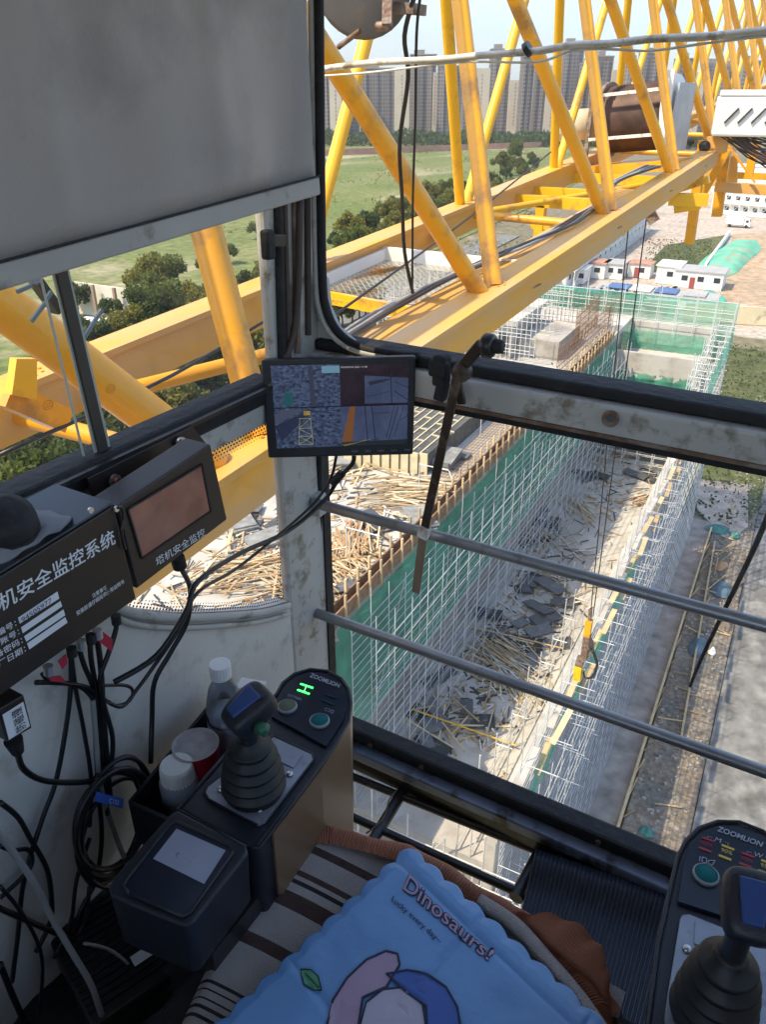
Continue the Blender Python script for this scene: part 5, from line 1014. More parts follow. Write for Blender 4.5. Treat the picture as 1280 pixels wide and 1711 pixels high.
# ------------------------------------------------------------------ safety control box on the wall
def quadX(px, x): return [PX(a, b, x) for a, b in px]
cx_ = thing('control_box', 'dark brown-black safety control box with large white Chinese lettering on the side wall', 'control box', PX(100, 960, -.8))
fq = quadX(((-120, 1248), (228, 1000), (190, 845), (-120, 1038)), -.74)
q = MB(); q.hexa([p+Vector((-.11, 0, 0)) for p in fq]+fq); build(q, 'housing', M_box, cx_, bevel=.002)
lid = [fq[3]+Vector((-.11, 0, .0015)), fq[2]+Vector((-.11, 0, .0015)), fq[2]+Vector((-.001, 0, .0015)), fq[3]+Vector((-.001, 0, .0015))]
q = MB(); q.hexa([p for p in lid]+[p+Vector((0, 0, .003)) for p in lid]); build(q, 'lid', mat('lid_blue_black', (.035, .042, .06), .35, var=.1, scale=8), cx_, bevel=.001)
def tx(par, s, pxq, x, mt_, nm='lettering', bold=0.0, off=.0012): return build(text_mesh(s, quadX(pxq, x), off, bold=bold), nm, mt_, par)
tx(cx_, '塔机安全监控系统', ((-34, 1043), (193, 908), (187, 882), (-40, 1013)), -.74, M_label, bold=.012)
for i, s in enumerate(('设备编号：', '设备账号：', '设备密码：', '出厂日期：')):
    ox, oy = 5.3*i, 14.3*i; tx(cx_, s, ((-32+ox, 1080+oy), (27+ox, 1045+oy), (24+ox, 1034+oy), (-35+ox, 1069+oy)), -.74, M_label, bold=.01)
STR = [((33, 1042), (99, 1000), (96, 988), (30, 1032)), ((38, 1058), (104, 1013), (101, 1004), (35, 1048)), ((44, 1072), (109, 1028), (106, 1018), (40, 1063)), ((49, 1085), (113, 1040), (109, 1031), (45, 1075))]
for s_ in STR: q = MB(); P = quadX(s_, -.7388); q.add(P, [(0, 1, 2, 3)]); build(q, 'blank_strip', M_label, cx_)
tx(cx_, '94505977', ((36, 1040), (86, 1006), (84, 998), (34, 1032)), -.7382, mat('pen_ink', (.03, .04, .12), .5))
tx(cx_, '注意事项', ((154, 999), (178, 984), (176, 977), (152, 992)), -.74, M_label, bold=.01); tx(cx_, '安装前请仔细阅读使用说明书', ((128, 1029), (207, 974), (205, 967), (126, 1021)), -.74, M_label, bold=.01)
for x, y in ((193, 850), (150, 852)): c = PX(x, y, -.738); build(MB().tube(c, c+Vector((.003, 0, 0)), .004, 10), 'screw', M_steel, cx_)
build(MB().path([PX(x, y, -.735) for x, y in ((196, 848), (204, 850), (206, 870), (203, 890), (209, 918))], .0022, 6), 'lid_wire', M_cable, cx_)
# display unit
du = thing('display_unit', 'black display box with a dim reddish screen, right of the control box', 'display', PX(290, 870, -.8))
fd = quadX(((229, 984), (380, 868), (352, 742), (196, 846)), -.765)
q = MB(); q.hexa([p+Vector((-.05, 0, 0)) for p in fd]+fd); build(q, 'housing', M_box, du, bevel=.0025)
q = MB(); P = quadX(((160, 846), (350, 748), (322, 712), (146, 800)), -.858); q.hexa([p+Vector((-.004, 0, 0)) for p in P]+P); build(q, 'mounting_plate', M_box, du, bevel=.001)
P = quadX(((237, 933), (352, 854), (337, 776), (213, 851)), -.7640); q = MB(); q.add(P, [(0, 1, 2, 3)]); build(q, 'screen', mat('dim_screen', (.30, .12, .09), .12, var=.35, scale=14, dirt=(.12, .12, .13), dirt_amt=.5, dscale=10, dsharp=.5), du)
q = MB()
for a, b in zip(P, P[1:]+P[:1]): q.beam(a, b, .003, .003, (1, 0, 0))
build(q, 'screen_bezel', M_blkr, du)
tx(du, '塔机安全监控', ((261, 946), (343, 894), (339, 881), (258, 932)), -.765, M_label, bold=.006)
for x, y in ((191, 803), (301, 740)):
    c = PX(x, y, -.854); b_ = build(MB().tube(c, c+Vector((.004, 0, 0)), .010, 16), 'washer', M_steel, du); build(MB().tube(c+Vector((.004, 0, 0)), c+Vector((.010, 0, 0)), .0065, 6), 'bolt_head', mat('copper_bolt', (.35, .16, .11), .4, .6), du)
# label box
lb = thing('relay_box', 'small black box with a white label reading sideways, low on the side wall', 'relay box', PX(25, 1205, -.78))
P = quadX(((12, 1240), (54, 1216), (40, 1160), (-4, 1186)), -.765); q = MB(); q.hexa([p+Vector((-.06, 0, 0)) for p in P]+P); build(q, 'housing', M_box, lb, bevel=.002)
P2 = quadX(((15, 1236), (50, 1213), (39, 1172), (4, 1194)), -.7638); q = MB(); q.add(P2, [(0, 1, 2, 3)]); build(q, 'label', M_label, lb)
build(text_mesh('防碰撞', [PX(44, 1214, -.7632), PX(35, 1179, -.7632), PX(18, 1190, -.7632), PX(27, 1226, -.7632)], .0005), 'lettering', M_blkm, lb)
build(MB().tube(PX(22, 1236, -.78), PX(30, 1256, -.78), .012, 10, .008), 'cable_gland', M_blkr, lb)
# cloth and round black cap-like object, no lamp, on the box
cap = thing('round_black_cap', 'round black plastic device resting on the grey cloth at the left edge', 'device', PX(10, 880, -.76))
c = PX(8, 878, -.76); Mc = Matrix.Rotation(R(25), 3, 'Y'); q = MB(); q.lathe([(0, .028), (.018, .027), (.03, .022), (.034, .012), (.036, -.008), (.034, -.022), (0, -.024)], Mc, 28, c); build(q, 'shell', M_blkr, cap); q = MB(); q.lathe([(.0365, .004), (.038, 0), (.0365, -.004)], Mc, 28, c); build(q, 'ring', M_blkm, cap)
q = MB(); c0 = PX(-40, 948, -.72)
def cf(u, v):
    top = PX(lerp(-40, 118, u), lerp(905, 868, u)-30*math.sin(u*3.1), -.80); bot = PX(lerp(-40, 100, u), lerp(965, 885, u), -.725); p = lerp(top, bot, v)
    return p+Vector((.012*math.sin(v*math.pi)+.003*noise.noise((u*5, v*3, 1)), 0, .006*noise.noise((u*4, v*3, 0))+.010*math.sin(v*math.pi)))
q.grid(cf, 40, 20); tag(build(q, 'grey_cloth', mat('cloth_grey', (.20, .205, .23), .9, var=.1, scale=10), solid=.004), 'crumpled grey cloth draped over the corner of the control box', 'cloth')

# ------------------------------------------------------------------ cables
CI = 0
def cable(pts, label, r=.0032, x=-.85, mt_=None, name='cable', group=None, xs_=None):
    P = [PX(p[0], p[1], p[2] if len(p) > 2 else x) for p in pts]
    return tag(build(MB().path(P, r, 8, 5), name, mt_ or M_cable), label, 'cable', group)
def cH(pts, label, r=.0034, mt_=None): return tag(build(MB().path([PH(x, y, d) for x, y, d in pts], r, 8, 5), 'cable', mt_ or M_cable), label, 'cable')
cH(((592, 762, 1.36), (588, 776, 1.36), (566, 800, 1.38), (540, 838, 1.38), (480, 888, 1.30), (400, 925, 1.16), (330, 972, 1.0), (312, 1020, .96), (262, 1095, .92), (190, 1140, .88)), 'thick black cable from the monitor down to the bundle under the control box', .0045)
cH(((562, 762, 1.37), (556, 790, 1.38), (546, 812, 1.38), (520, 846, 1.36), (470, 890, 1.28), (395, 950, 1.15), (330, 990, 1.0), (300, 1050, .95), (252, 1120, .92), (230, 1150, .90), (205, 1180, .87), (180, 1172, .86)), 'thinner black cable beside the thick one from the monitor', .003)
t = PH(566, 800, 1.378); tag(build(MB().tube(PH(572, 790, 1.377), PH(556, 808, 1.379), .009, 10), 'plug_joint', M_blkr, bevel=.002), 'black plug joint on the monitor cable', 'connector')
cable(((299, 935, -.79), (303, 950, -.80), (318, 985, -.83), (312, 1040, -.84), (285, 1090, -.85), (258, 1140, -.86), (254, 1200, -.86), (252, 1275, -.84)), 'black cable running from the display box straight down the wall', .0045)
build(MB().tube(PX(296, 930, -.79), PX(301, 948, -.79), .011, 10), 'cable_gland', M_blkr, du)
for i, (pts, lab, r) in enumerate((
    (((118, 1085), (122, 1120), (128, 1160), (140, 1220), (152, 1300), (150, 1380)), 'black cable left of the middle of the hanging bundle', .0035),
    (((130, 1075), (140, 1110), (158, 1160), (160, 1240), (165, 1320)), 'black cable through the centre of the hanging bundle', .004),
    (((150, 1062), (152, 1100), (160, 1150), (168, 1230), (172, 1300), (180, 1360)), 'black cable right of the centre of the hanging bundle', .004),
    (((160, 1055), (168, 1110), (172, 1180), (178, 1260), (184, 1330)), 'black cable on the right of the hanging bundle', .0045),
    (((192, 1030), (194, 1050), (180, 1095), (168, 1130), (172, 1170), (188, 1230), (186, 1280)), 'black cable leaving the right end of the control box', .004),
    (((118, 1090), (118, 1150), (108, 1230), (92, 1310), (70, 1370), (40, 1470), (30, 1560), (20, 1640)), 'long black cable hanging free left of the bundle', .0038),
    (((60, 1140), (90, 1140), (130, 1145), (150, 1160), (160, 1180)), 'black cable lying nearly level under the control box', .004),
    (((70, 1125), (80, 1135), (110, 1142), (150, 1150), (168, 1185), (165, 1260)), 'thin black cable joining the bundle from the left', .003),
    (((28, 1250, -.79), (40, 1285, -.82), (80, 1305, -.84), (150, 1305, -.85), (165, 1290, -.85)), 'black cable curving from the small labelled relay box to the bundle', .0045),
    (((170, 1145), (210, 1145), (222, 1155), (215, 1172), (190, 1178), (172, 1165)), 'small black cable loop right of the bundle', .0028),
    (((0, 1340), (30, 1365), (50, 1400), (78, 1450), (86, 1500), (84, 1540), (60, 1590)), 'black cable snaking down the wall at the left edge', .004),
    (((0, 1412), (20, 1420), (48, 1420), (50, 1450), (0, 1500)), 'short black cable loop at the left edge', .0035),
    (((-5, 1515), (40, 1535), (110, 1565), (140, 1575)), 'black cable lying across the floor clutter at left', .0045),
    (((0, 1480), (40, 1530), (70, 1600), (66, 1690)), 'black cable dropping to the bottom left corner', .003),
    (((0, 1610), (20, 1660), (45, 1715)), 'black cable in the extreme bottom left corner', .005),
    (((120, 1570), (135, 1520), (160, 1470), (170, 1400), (165, 1330)), 'black cable rising from the floor into the coil', .004),
    (((90, 1600), (118, 1540), (128, 1470), (150, 1400)), 'second black cable rising from the floor into the coil', .0035),
    (((110, 1600), (140, 1540), (150, 1480)), 'third short black cable rising from the floor into the coil', .004))):
    cable(pts, lab, r, -.858+.004*(i % 5))
for i, (x, y) in enumerate(((119, 1082), (135, 1070), (151, 1060), (162, 1052), (193, 1028), (80, 1112))):
    tag(build(MB().tube(PX(x, y, -.80), PX(x+2, y+14, -.80), .007, 10), 'cable_gland', M_steel if i % 2 else M_blkr), 'cable gland under the control box, number %d along the edge' % (i+1) if False else ('cable gland under the control box ' + ('left of the white strips', 'below the centre', 'right of the centre', 'beside the red tag', 'at the right end', 'near the left red tag')[i]), 'gland')
cable(((-10, 1385, -.80), (20, 1420, -.80), (60, 1480, -.79), (85, 1530, -.78), (120, 1590, -.75), (150, 1640, -.73), (165, 1680, -.72), (178, 1720, -.71)), 'long pale grey cable slanting across the lower left corner', .0048, mt_=M_cableg)
cable(((155, 1170), (160, 1230), (165, 1290), (175, 1340), (195, 1400), (215, 1450, -.80)), 'grey cable running over the coil to behind the console', .0042, mt_=M_cableg)
cable(((140, 1575, -.78), (190, 1590, -.76), (240, 1640, -.72), (285, 1720, -.70)), 'thin greyish cable arching over the black adapter', .0025, mt_=M_cableg)
for i, (px, lab) in enumerate(((((165, 1050), (188, 1068), (186, 1088), (163, 1070)), 'red ribbon tag under the right end of the control box'), (((96, 1104), (110, 1092), (112, 1108), (104, 1118)), 'small pink-red tag under the control box'), (((82, 1130), (100, 1128), (110, 1138), (84, 1138)), 'dark red tag left of the small pink one'))):
    P = quadX(px, -.80); q = MB(); q.prism(P, (.001, 0, 0)); tag(build(q, 'red_tag', mat('ribbon_red', (.42, .02, .05), .6)), lab, 'tag')
# coil
co = thing('cable_coil', 'oval coil of black cable hanging on the wall, tied with a blue label', 'cable coil', PX(185, 1375, -.84))
for k in range(9):
    rr = random.Random(k+40); ox, oy = rr.uniform(-8, 8), rr.uniform(-8, 12); rx, ry = rr.uniform(56, 78), rr.uniform(82, 116); tl = R(18+rr.uniform(-8, 8))
    P = []
    for i in range(25):
        a = 2*math.pi*i/24+k; x = math.cos(a)*rx*.85; y = math.sin(a)*ry; P.append(PX(190+ox+x*math.cos(tl)-y*math.sin(tl)*.8, 1374+oy+x*math.sin(tl)*.6+y*math.cos(tl), -.855+.006*k))
    build(MB().path(P, .0038, 8, 2), 'cable_turn', M_cable, co)
P = quadX(((158, 1338), (204, 1350), (206, 1334), (160, 1322)), -.808); q = MB(); q.prism(P, (.001, 0, 0)); build(q, 'blue_label', mat('label_blue', (.05, .13, .50), .5), co)
build(text_mesh('C155', quadX(((182, 1341), (198, 1345), (199, 1337), (183, 1333)), -.8068), .0005), 'lettering', M_label, co)

# ------------------------------------------------------------------ consoles
ZK = -.90
def PK(x, y, z=ZK): return PZ(x, y, z)
def slab(pts, z, h, M0=None): q = MB(); q.prism([PZ(x, y, z)-Vector((0, 0, h)) for x, y in pts], (0, 0, h)); return q
def taper(pts, z, h, k=.85, cx=None):
    P = [PZ(x, y, z) for x, y in pts]; c = sum(P, Vector())/len(P); q = MB(); n = len(P)
    B = [c+(p-c)*k-Vector((0, 0, h)) for p in P]; q.add(B+P, [tuple(range(n-1, -1, -1)), tuple(range(n, 2*n))]+[(i, (i+1) % n, n+(i+1) % n, n+i) for i in range(n)]); return q
M_con = mat('console_plastic', (.016, .018, .026), .40, var=.15, scale=6, bump=.10, bscale=420, dirt=(.055, .058, .065), dirt_amt=.3, dscale=7, dsharp=.45)
M_pan = mat('panel_dark', (.012, .018, .032), .30, var=.2, scale=8, dirt=(.04, .045, .06), dirt_amt=.3, dscale=12, dsharp=.4)
M_brn = mat('console_warm_reflection', (.21, .13, .075), .3, var=.2, scale=3)  # warm reflection on the black console side, put into the base colour
def ccw(pts):
    P = [PZ(x, y, ZK) for x, y in pts]; a = sum(P[i].x*P[(i+1) % len(P)].y-P[(i+1) % len(P)].x*P[i].y for i in range(len(P))); return pts if a > 0 else pts[::-1]
def ring(pts, z, r, nm, mt_, par):
    P = [PZ(x, y, z) for x, y in pts]; P.append(P[0]); return build(MB().path(P, r, 8, 1), nm, mt_, par)
def make_stick(par, px, py_base, py_top, knob, sc, name='joystick', tilt=(0, 0), turn=0):
    b = PZ(px, py_base, ZK+.006); zt = zat(b.x, b.y, py_top)
    h = zt-b.z; q = MB(); sc_ = sc; sc = sc*.84; prof = [(.0, 0), (.054*sc, 0), (.056*sc, h*.08)]
    for i, (r0, z0) in enumerate(((.060, .12), (.059, .15), (.048, .20), (.048, .22), (.058, .30), (.057, .33), (.045, .38), (.045, .40), (.054, .48), (.053, .51), (.041, .56), (.041, .58), (.049, .66), (.047, .69), (.035, .74), (.035, .76), (.041, .83), (.038, .86), (.024, .90), (.023, .97), (.018, 1.0))): prof.append((r0*sc, h*z0))
    prof.append((0, h)); sc = sc_*1.08; j = build(q.lathe(prof, None, 32, b), 'joystick', mat('boot_rubber', (.010, .010, .011), .5), par); par = j
    kb = Vector((b.x+tilt[0], b.y+tilt[1], 0)); kb.z = zat(kb.x, kb.y, knob)
    build(MB().path([b+Vector((0, 0, h*.92)), lerp(b+Vector((0, 0, h)), kb, .5), kb], lambda u: .0135*sc*(1-.15*u), 12, 3), 'stem', M_blkm, par)
    # grip head
    rot = (Matrix.Rotation(R(turn), 3, 'Z')@Matrix.Rotation(R(28), 3, 'X'))
    q = MB(); L_ = .056*sc; W_ = .058*sc; T_ = .042*sc
    prof2 = [(-.5, .55), (-.42, .85), (-.1, 1.0), (.25, 1.0), (.45, .86), (.52, .5)]
    P = []; n = 16
    for (t, k) in prof2:
        for i in range(n):
            a = 2*math.pi*i/n; ca_, sa = math.cos(a), math.sin(a); x = math.copysign(abs(ca_)**.55, ca_)*W_/2*k; z = math.copysign(abs(sa)**.55, sa)*T_/2*k*(1.0-.12*t)
            P.append(kb+rot@Vector((x, t*L_*1.25, z)))
    m_ = len(prof2); q.add(P, [(a*n+i, a*n+(i+1) % n, (a+1)*n+(i+1) % n, (a+1)*n+i) for a in range(m_-1) for i in range(n)]+[tuple(range(n-1, -1, -1)), tuple(range((m_-1)*n, m_*n))], True)
    kn = build(q, 'grip', M_blk, par); sb = kn.modifiers.new('sub', 'SUBSURF'); sb.levels = 1; sb.render_levels = 2
    f = lambda x, y, z: kb+rot@Vector((x*W_, y*L_*1.25, z*T_))
    q = MB(); q.hexa([f(-.20, -.30, .42), f(.16, -.30, .42), f(.30, .34, .46), f(-.28, .34, .46), f(-.18, -.28, .535), f(.14, -.28, .535), f(.28, .32, .525), f(-.26, .32, .525)]); build(q, 'blue_inset', mat('inset_blue', (.03, .07, .22), .35), par, bevel=.002)
    q = MB(); q.lathe([(0, -.009*sc), (.008*sc, -.008*sc), (.009*sc, .006*sc), (0, .009*sc)], Matrix.Rotation(R(90), 3, 'Y'), 14, f(.62 if name == 'joystick' else -.62, -.05, -.1)); build(q, 'thumb_button', mat('thumb_green', (.02, .12, .06), .4), par)
# left console
lc = thing('left_console', 'black left armrest console with joystick, metal plate and green-lit control panel', 'control console', PK(360, 1400)-Vector((0, 0, .6)))
OUT = ccw([(296, 1352), (345, 1297), (462, 1159), (472, 1141), (491, 1126), (518, 1118), (548, 1121), (571, 1134), (583, 1152), (587, 1175), (583, 1205), (560, 1245), (520, 1300), (433, 1417), (412, 1416)])
build(taper(OUT, ZK-.004, .20, .97), 'body', M_con, lc, bevel=.006, seg=3)
TR = ccw([(181, 1482), (188, 1465), (284, 1358), (296, 1351), (412, 1412), (415, 1423), (322, 1542), (308, 1547), (200, 1503), (184, 1494)])
LT_ = build(taper(TR, ZK+.012, .100, .96), 'tray_body', M_con, lc, bevel=.010, seg=4)
RC = ccw([(206, 1480), (212, 1468), (284, 1377), (296, 1372), (384, 1414), (389, 1424), (318, 1524), (306, 1531), (216, 1493)])
build(slab(RC, ZK+.0135, .004), 'tray_floor', M_pan, LT_, bevel=.001); ring(RC, ZK+.014, .0022, 'tray_rim', M_con, LT_)
q = slab([(295, 1384), (377, 1420), (341, 1476), (256, 1434)][::-1], ZK+.0145, .0004); build(q, 'paper_note', mat('paper_grey', (.36, .38, .48), .8, var=.05, scale=20, dirt=(.04, .04, .06), dirt_amt=.05, dscale=50), LT_)
PLT = ccw([(344, 1323), (348, 1314), (457, 1231), (520, 1260), (522, 1268), (443, 1370), (432, 1375), (350, 1333)]); LP_ = build(slab(PLT, ZK+.004, .006), 'metal_plate', M_plate, lc, bevel=.002); ring(PLT, ZK-.001, .0045, 'plate_gasket', M_con, lc)
q = slab(ccw([(468, 1243), (506, 1260), (490, 1282), (455, 1265)]), ZK+.006, .002); build(q, 'plate_label', M_plate, LP_, bevel=.0008)
for x, y in ((369, 1318), (484, 1293), (434, 1352)): c = PZ(x, y, ZK+.005); q = MB(); q.lathe([(.0, .004), (.003, .0038), (.0052, .002), (.0055, 0), (0, 0)], None, 14, c); build(q, 'screw', M_steel, LP_)
PN = ccw([(452, 1195), (476, 1148), (493, 1133), (518, 1124), (546, 1127), (567, 1139), (577, 1155), (580, 1178), (574, 1202), (545, 1246)]); LN_ = build(slab(PN, ZK+.002, .005), 'control_panel', M_pan, lc, bevel=.0015)
ring(OUT[:], ZK-.003, .0028, 'edge_trim', M_con, lc)
def push(par, x, y, r, mt_, z=ZK+.002, ring_=mat('ring_grey', (.32, .34, .36), .5, .3)):
    c = PZ(x, y, z); q = MB(); q.lathe([(0, 0), (r*1.16, 0), (r*1.16, .004), (r*1.02, .006), (r, .006), (r, .002)], None, 28, c); par = build(q, 'push_button', ring_, par); q = MB(); q.lathe([(r*.98, .004), (r*.95, .0055), (0, .0058)], None, 28, c); build(q, 'button_cap', mt_, par)
push(lc, 480, 1182, .0145, mat('button_olive', (.15, .16, .11), .7, spec=.15)); push(lc, 534, 1206, .0145, mat('button_teal', (.01, .14, .15), .7, spec=.15))
def ptext(par, s, px, z, mt_, bold=0.0): return build(text_mesh(s, [PZ(a, b, z) for a, b in px], .0005, bold=bold), 'lettering', mt_, par)
M_pr = mat('panel_print', (.42, .44, .52), .6)
ptext(LN_, 'ZOOMLION', ((517, 1131), (566, 1149), (569, 1143), (520, 1124)), ZK+.0028, M_pr, .02)
ptext(LN_, '2Y7708X', ((480, 1163), (504, 1171), (505, 1167), (482, 1159)), ZK+.0028, M_pr); ptext(LN_, '⊂⊃O', ((542, 1187), (556, 1193), (559, 1187), (544, 1182)), ZK+.0028, M_pr)
gr = glow('led_green', (.05, .9, .12), 1.6)
for a, b in (((502, 1142), (523, 1149)), ((497, 1152), (517, 1159))): q = MB(); q.beam(PZ(*a, ZK+.003), PZ(*b, ZK+.003), .003, .001); build(q, 'green_light', gr, LN_)
q = MB(); q.beam(PZ(512, 1146, ZK+.003), PZ(508, 1155, ZK+.003), .0012, .001); build(q, 'green_light', glow('led_green_dim', (.2, .6, .3), 1.0), LN_)
for a, b in (((544, 1159), (562, 1166)), ((538, 1169), (558, 1177))): q = MB(); q.beam(PZ(*a, ZK+.003), PZ(*b, ZK+.003), .003, .001); build(q, 'dark_light', mat('led_off', (.01, .05, .08), .3), LN_)
make_stick(lc, 425, 1318, 1232, 1186, .94, tilt=(.010, -.004), turn=-22)
q = MB(); P = [PZ(587, 1178, ZK-.006), PZ(583, 1207, ZK-.006), PZ(535, 1285, ZK-.006), PZ(455, 1392, ZK-.006)]
B = [p-Vector((0, 0, d_)) for p, d_ in zip(P, (.34, .34, .25, .13))]; B[0] += Vector((-.02, -.02, 0)); q.add(P+B, [(i, i+1, i+5, i+4) for i in range(3)]); build(q, 'side_skirt', M_brn, lc, solid=.004)
build(MB().box(PK(360, 1400)-Vector((0, 0, .36)), (.10, .16, .5)), 'pedestal', M_blkm, lc)
# right console
rcn = thing('right_console', 'right armrest console with red and yellow load lamps, cut by the photo edge', 'control console', PK(1240, 1560)-Vector((0, 0, .6)))
OR = ccw([(1082, 1720), (1100, 1575), (1122, 1475), (1133, 1430), (1146, 1404), (1168, 1383), (1200, 1372), (1236, 1373), (1275, 1388), (1310, 1415), (1335, 1450), (1350, 1500), (1352, 1560), (1345, 1900), (1065, 1900)])
build(taper(OR, ZK-.004, .10, .95), 'body', M_con, rcn, bevel=.006, seg=3); ring(OR, ZK-.003, .0028, 'edge_trim', M_con, rcn)
PR_ = ccw([(1133, 1505), (1143, 1440), (1155, 1410), (1174, 1391), (1202, 1380), (1234, 1381), (1270, 1395), (1302, 1420), (1324, 1452), (1335, 1500), (1335, 1570)]); RN_ = build(slab(PR_, ZK+.002, .005), 'control_panel', M_pan, rcn, bevel=.0015)
PP = ccw([(1137, 1534), (1141, 1528), (1152, 1527), (1320, 1595), (1325, 1605), (1318, 1800), (1120, 1745), (1111, 1700), (1113, 1680)]); RP_ = build(slab(PP, ZK+.004, .006), 'metal_plate', M_plate, rcn, bevel=.002)
q = slab(ccw([(1163, 1535), (1230, 1560), (1222, 1600), (1160, 1575)]), ZK+.006, .002); build(q, 'plate_label', M_plate, RP_, bevel=.0008)
for x, y in ((1136, 1672), (1148, 1585)): c = PZ(x, y, ZK+.005); q = MB(); q.lathe([(.0, .004), (.003, .0038), (.0052, .002), (.0055, 0), (0, 0)], None, 14, c); build(q, 'screw', M_steel, RP_)
push(rcn, 1179, 1463, .0145, mat('button_teal', (.01, .14, .15), .7, spec=.15))
ptext(RN_, 'ZOOMLION', ((1198, 1388), (1272, 1415), (1276, 1407), (1201, 1380)), ZK+.0028, M_pr, .02)
ptext(RN_, '┌ M ┐', ((1181, 1401), (1216, 1413), (1219, 1406), (1184, 1394)), ZK+.0028, M_pr); ptext(RN_, '┌ W ┐', ((1247, 1427), (1284, 1439), (1287, 1431), (1250, 1419)), ZK+.0028, M_pr)
for (x, y, s, m_) in ((1181, 1411, '105%', glow('lamp_red', (.30, .03, .06), .10)), (1214, 1424, '90%', glow('lamp_yel', (.30, .27, .07), .18)), (1248, 1437, '100%', glow('lamp_red', (.30, .03, .06), .10)), (1280, 1449, '95%', glow('lamp_yel', (.30, .27, .07), .18))):
    for dy, dx in ((-9, 2), (8, -3)): q = MB(); q.beam(PZ(x-10+dx, y-4+dy, ZK+.003), PZ(x+11+dx, y+4+dy, ZK+.003), .0032, .001); build(q, 'load_lamp', m_, RN_)
    ptext(RN_, s, ((x-10, y-2), (x+9, y+5), (x+11, y-1), (x-8, y-8)), ZK+.0028, m_)
def line_icon(par, segs, z, w_=.0010): 
    q = MB()
    for a, b in segs: q.beam(PZ(*a, z), PZ(*b, z), w_, .0006)
    build(q, 'horn_symbol', M_pr, par)
line_icon(RN_, (((1170, 1430), (1169, 1438)), ((1174, 1431), (1173, 1439)), ((1174, 1431), (1181, 1434)), ((1173, 1439), (1180, 1442)), ((1181, 1434), (1180, 1442)), ((1184, 1437), (1195, 1437)), ((1183, 1441), (1190, 1445)), ((1195, 1437), (1190, 1445)), ((1184, 1437), (1183, 1441))), ZK+.003)
make_stick(rcn, 1186, 1700, 1590, 1515, .90, tilt=(.002, .0), turn=12)
build(MB().box(PK(1240, 1600)-Vector((0, 0, .36)), (.10, .16, .5)), 'pedestal', M_blkm, rcn)
# ------------------------------------------------------------------ tray with bottle, red tin, white capped jar
M_bin = mat('bin_black', (.008, .008, .012), .5)
tray = thing('side_tray', 'black open tray between the wall and the left console', 'tray', PZ(340, 1290, -1.06))
q = MB(); T4 = [PZ(215, 1420, -1.07), PZ(345, 1420, -1.07), PZ(470, 1215, -1.07), PZ(390, 1195, -1.07)]; T4 = [PZ(230, 1400, -1.07), PZ(360, 1460, -1.07), PZ(500, 1250, -1.07), PZ(385, 1200, -1.07)]
for a, b in zip(T4, T4[1:]+T4[:1]): q.beam(a+Vector((0, 0, .04)), b+Vector((0, 0, .04)), .006, .09)
q.prism([p-Vector((0, 0, .006)) for p in T4], (0, 0, .006)); build(q, 'shell', M_bin, tray)
def bottle():
    b = PZ(386, 1262, -1.06); t = thing('drink_bottle', 'clear plastic drink bottle with white cap and blue label standing in the black tray', 'bottle', b)
    zt = zat(b.x, b.y, 1106); h = zt-b.z; r = .033
    M_cl = glass('bottle_clear', (.90, .93, .96), .06, 1.8)
    q = MB(); q.lathe([(0, .002), (r*.9, 0), (r, .01), (r, h*.50), (r*.96, h*.60), (r*.75, h*.74), (r*.45, h*.84), (r*.42, h*.90)], None, 28, b); build(q, 'body', M_cl, t)
    q = MB(); q.lathe([(r*1.015, h*.10), (r*1.02, h*.11), (r*1.02, h*.42), (r*1.015, h*.43)], None, 32, b, caps=False); build(q, 'label', mat('label_white_blue', (.50, .64, .85), .5, var=.1, scale=6, dirt=(.06, .16, .62), dirt_amt=.25, dscale=28), t)
    q = MB(); q.lathe([(0, .006), (r*.93, .006), (r*.93, h*.5), (0, h*.5)], None, 24, b); build(q, 'drink', mat('drink_cloudy', (.35, .38, .45), .2), t)
    q = MB(); n = 40; P = []
    for z in (h*.86, h*.985):
        for i in range(n): a = 2*math.pi*i/n; rr = r*.54*(1+.03*(i % 2)); P.append(b+Vector((rr*math.cos(a), rr*math.sin(a), z)))
    q.add(P, [(i, (i+1) % n, n+(i+1) % n, n+i) for i in range(n)]+[tuple(range(n, 2*n))]); build(q, 'cap', M_white, t, bevel=.001)
    d = Vector((-b.x, -b.y, 0)).normalized(); s = Vector((-d.y, d.x, 0)); c = b+d*r*1.03+Vector((0, 0, h*.16))
    build(text_mesh('水', [c-s*.012, c+s*.008, c+s*.008+Vector((0, 0, .022)), c-s*.012+Vector((0, 0, .022))], .001, bold=.02), 'lettering', mat('print_blue', (.02, .06, .35), .5), t)
bottle()
b = PZ(334, 1292, -1.02); t = thing('red_tin', 'round red tin with a silvery top behind the white-capped jar', 'tin', b); zt = zat(b.x, b.y, 1243); h = zt-b.z
q = MB(); q.lathe([(0, 0), (.036, 0), (.037, .004), (.037, h-.004), (.039, h)], None, 32, b, caps=False); build(q, 'body', mat('tin_red', (.45, .02, .04), .4), t); q = MB(); q.lathe([(.039, h), (.036, h-.001), (.034, h-.010), (0, h-.011)], None, 32, b, caps=False); build(q, 'top', mat('tin_top', (.42, .38, .38), .5, 0, var=.3, scale=40), t)
b = PZ(306, 1345, -1.05); t = thing('capped_jar', 'translucent jar with ribbed white screw cap between the tray wall and the console', 'jar', b); zt = zat(b.x, b.y, 1276); h = zt-b.z
q = MB(); q.lathe([(0, 0), (.031, 0), (.032, .006), (.032, h*.62), (.028, h*.72), (.024, h*.76)], None, 28, b); build(q, 'body', mat('jar_milky', (.30, .33, .38), .3), t)
q = MB(); n = 56; P = []
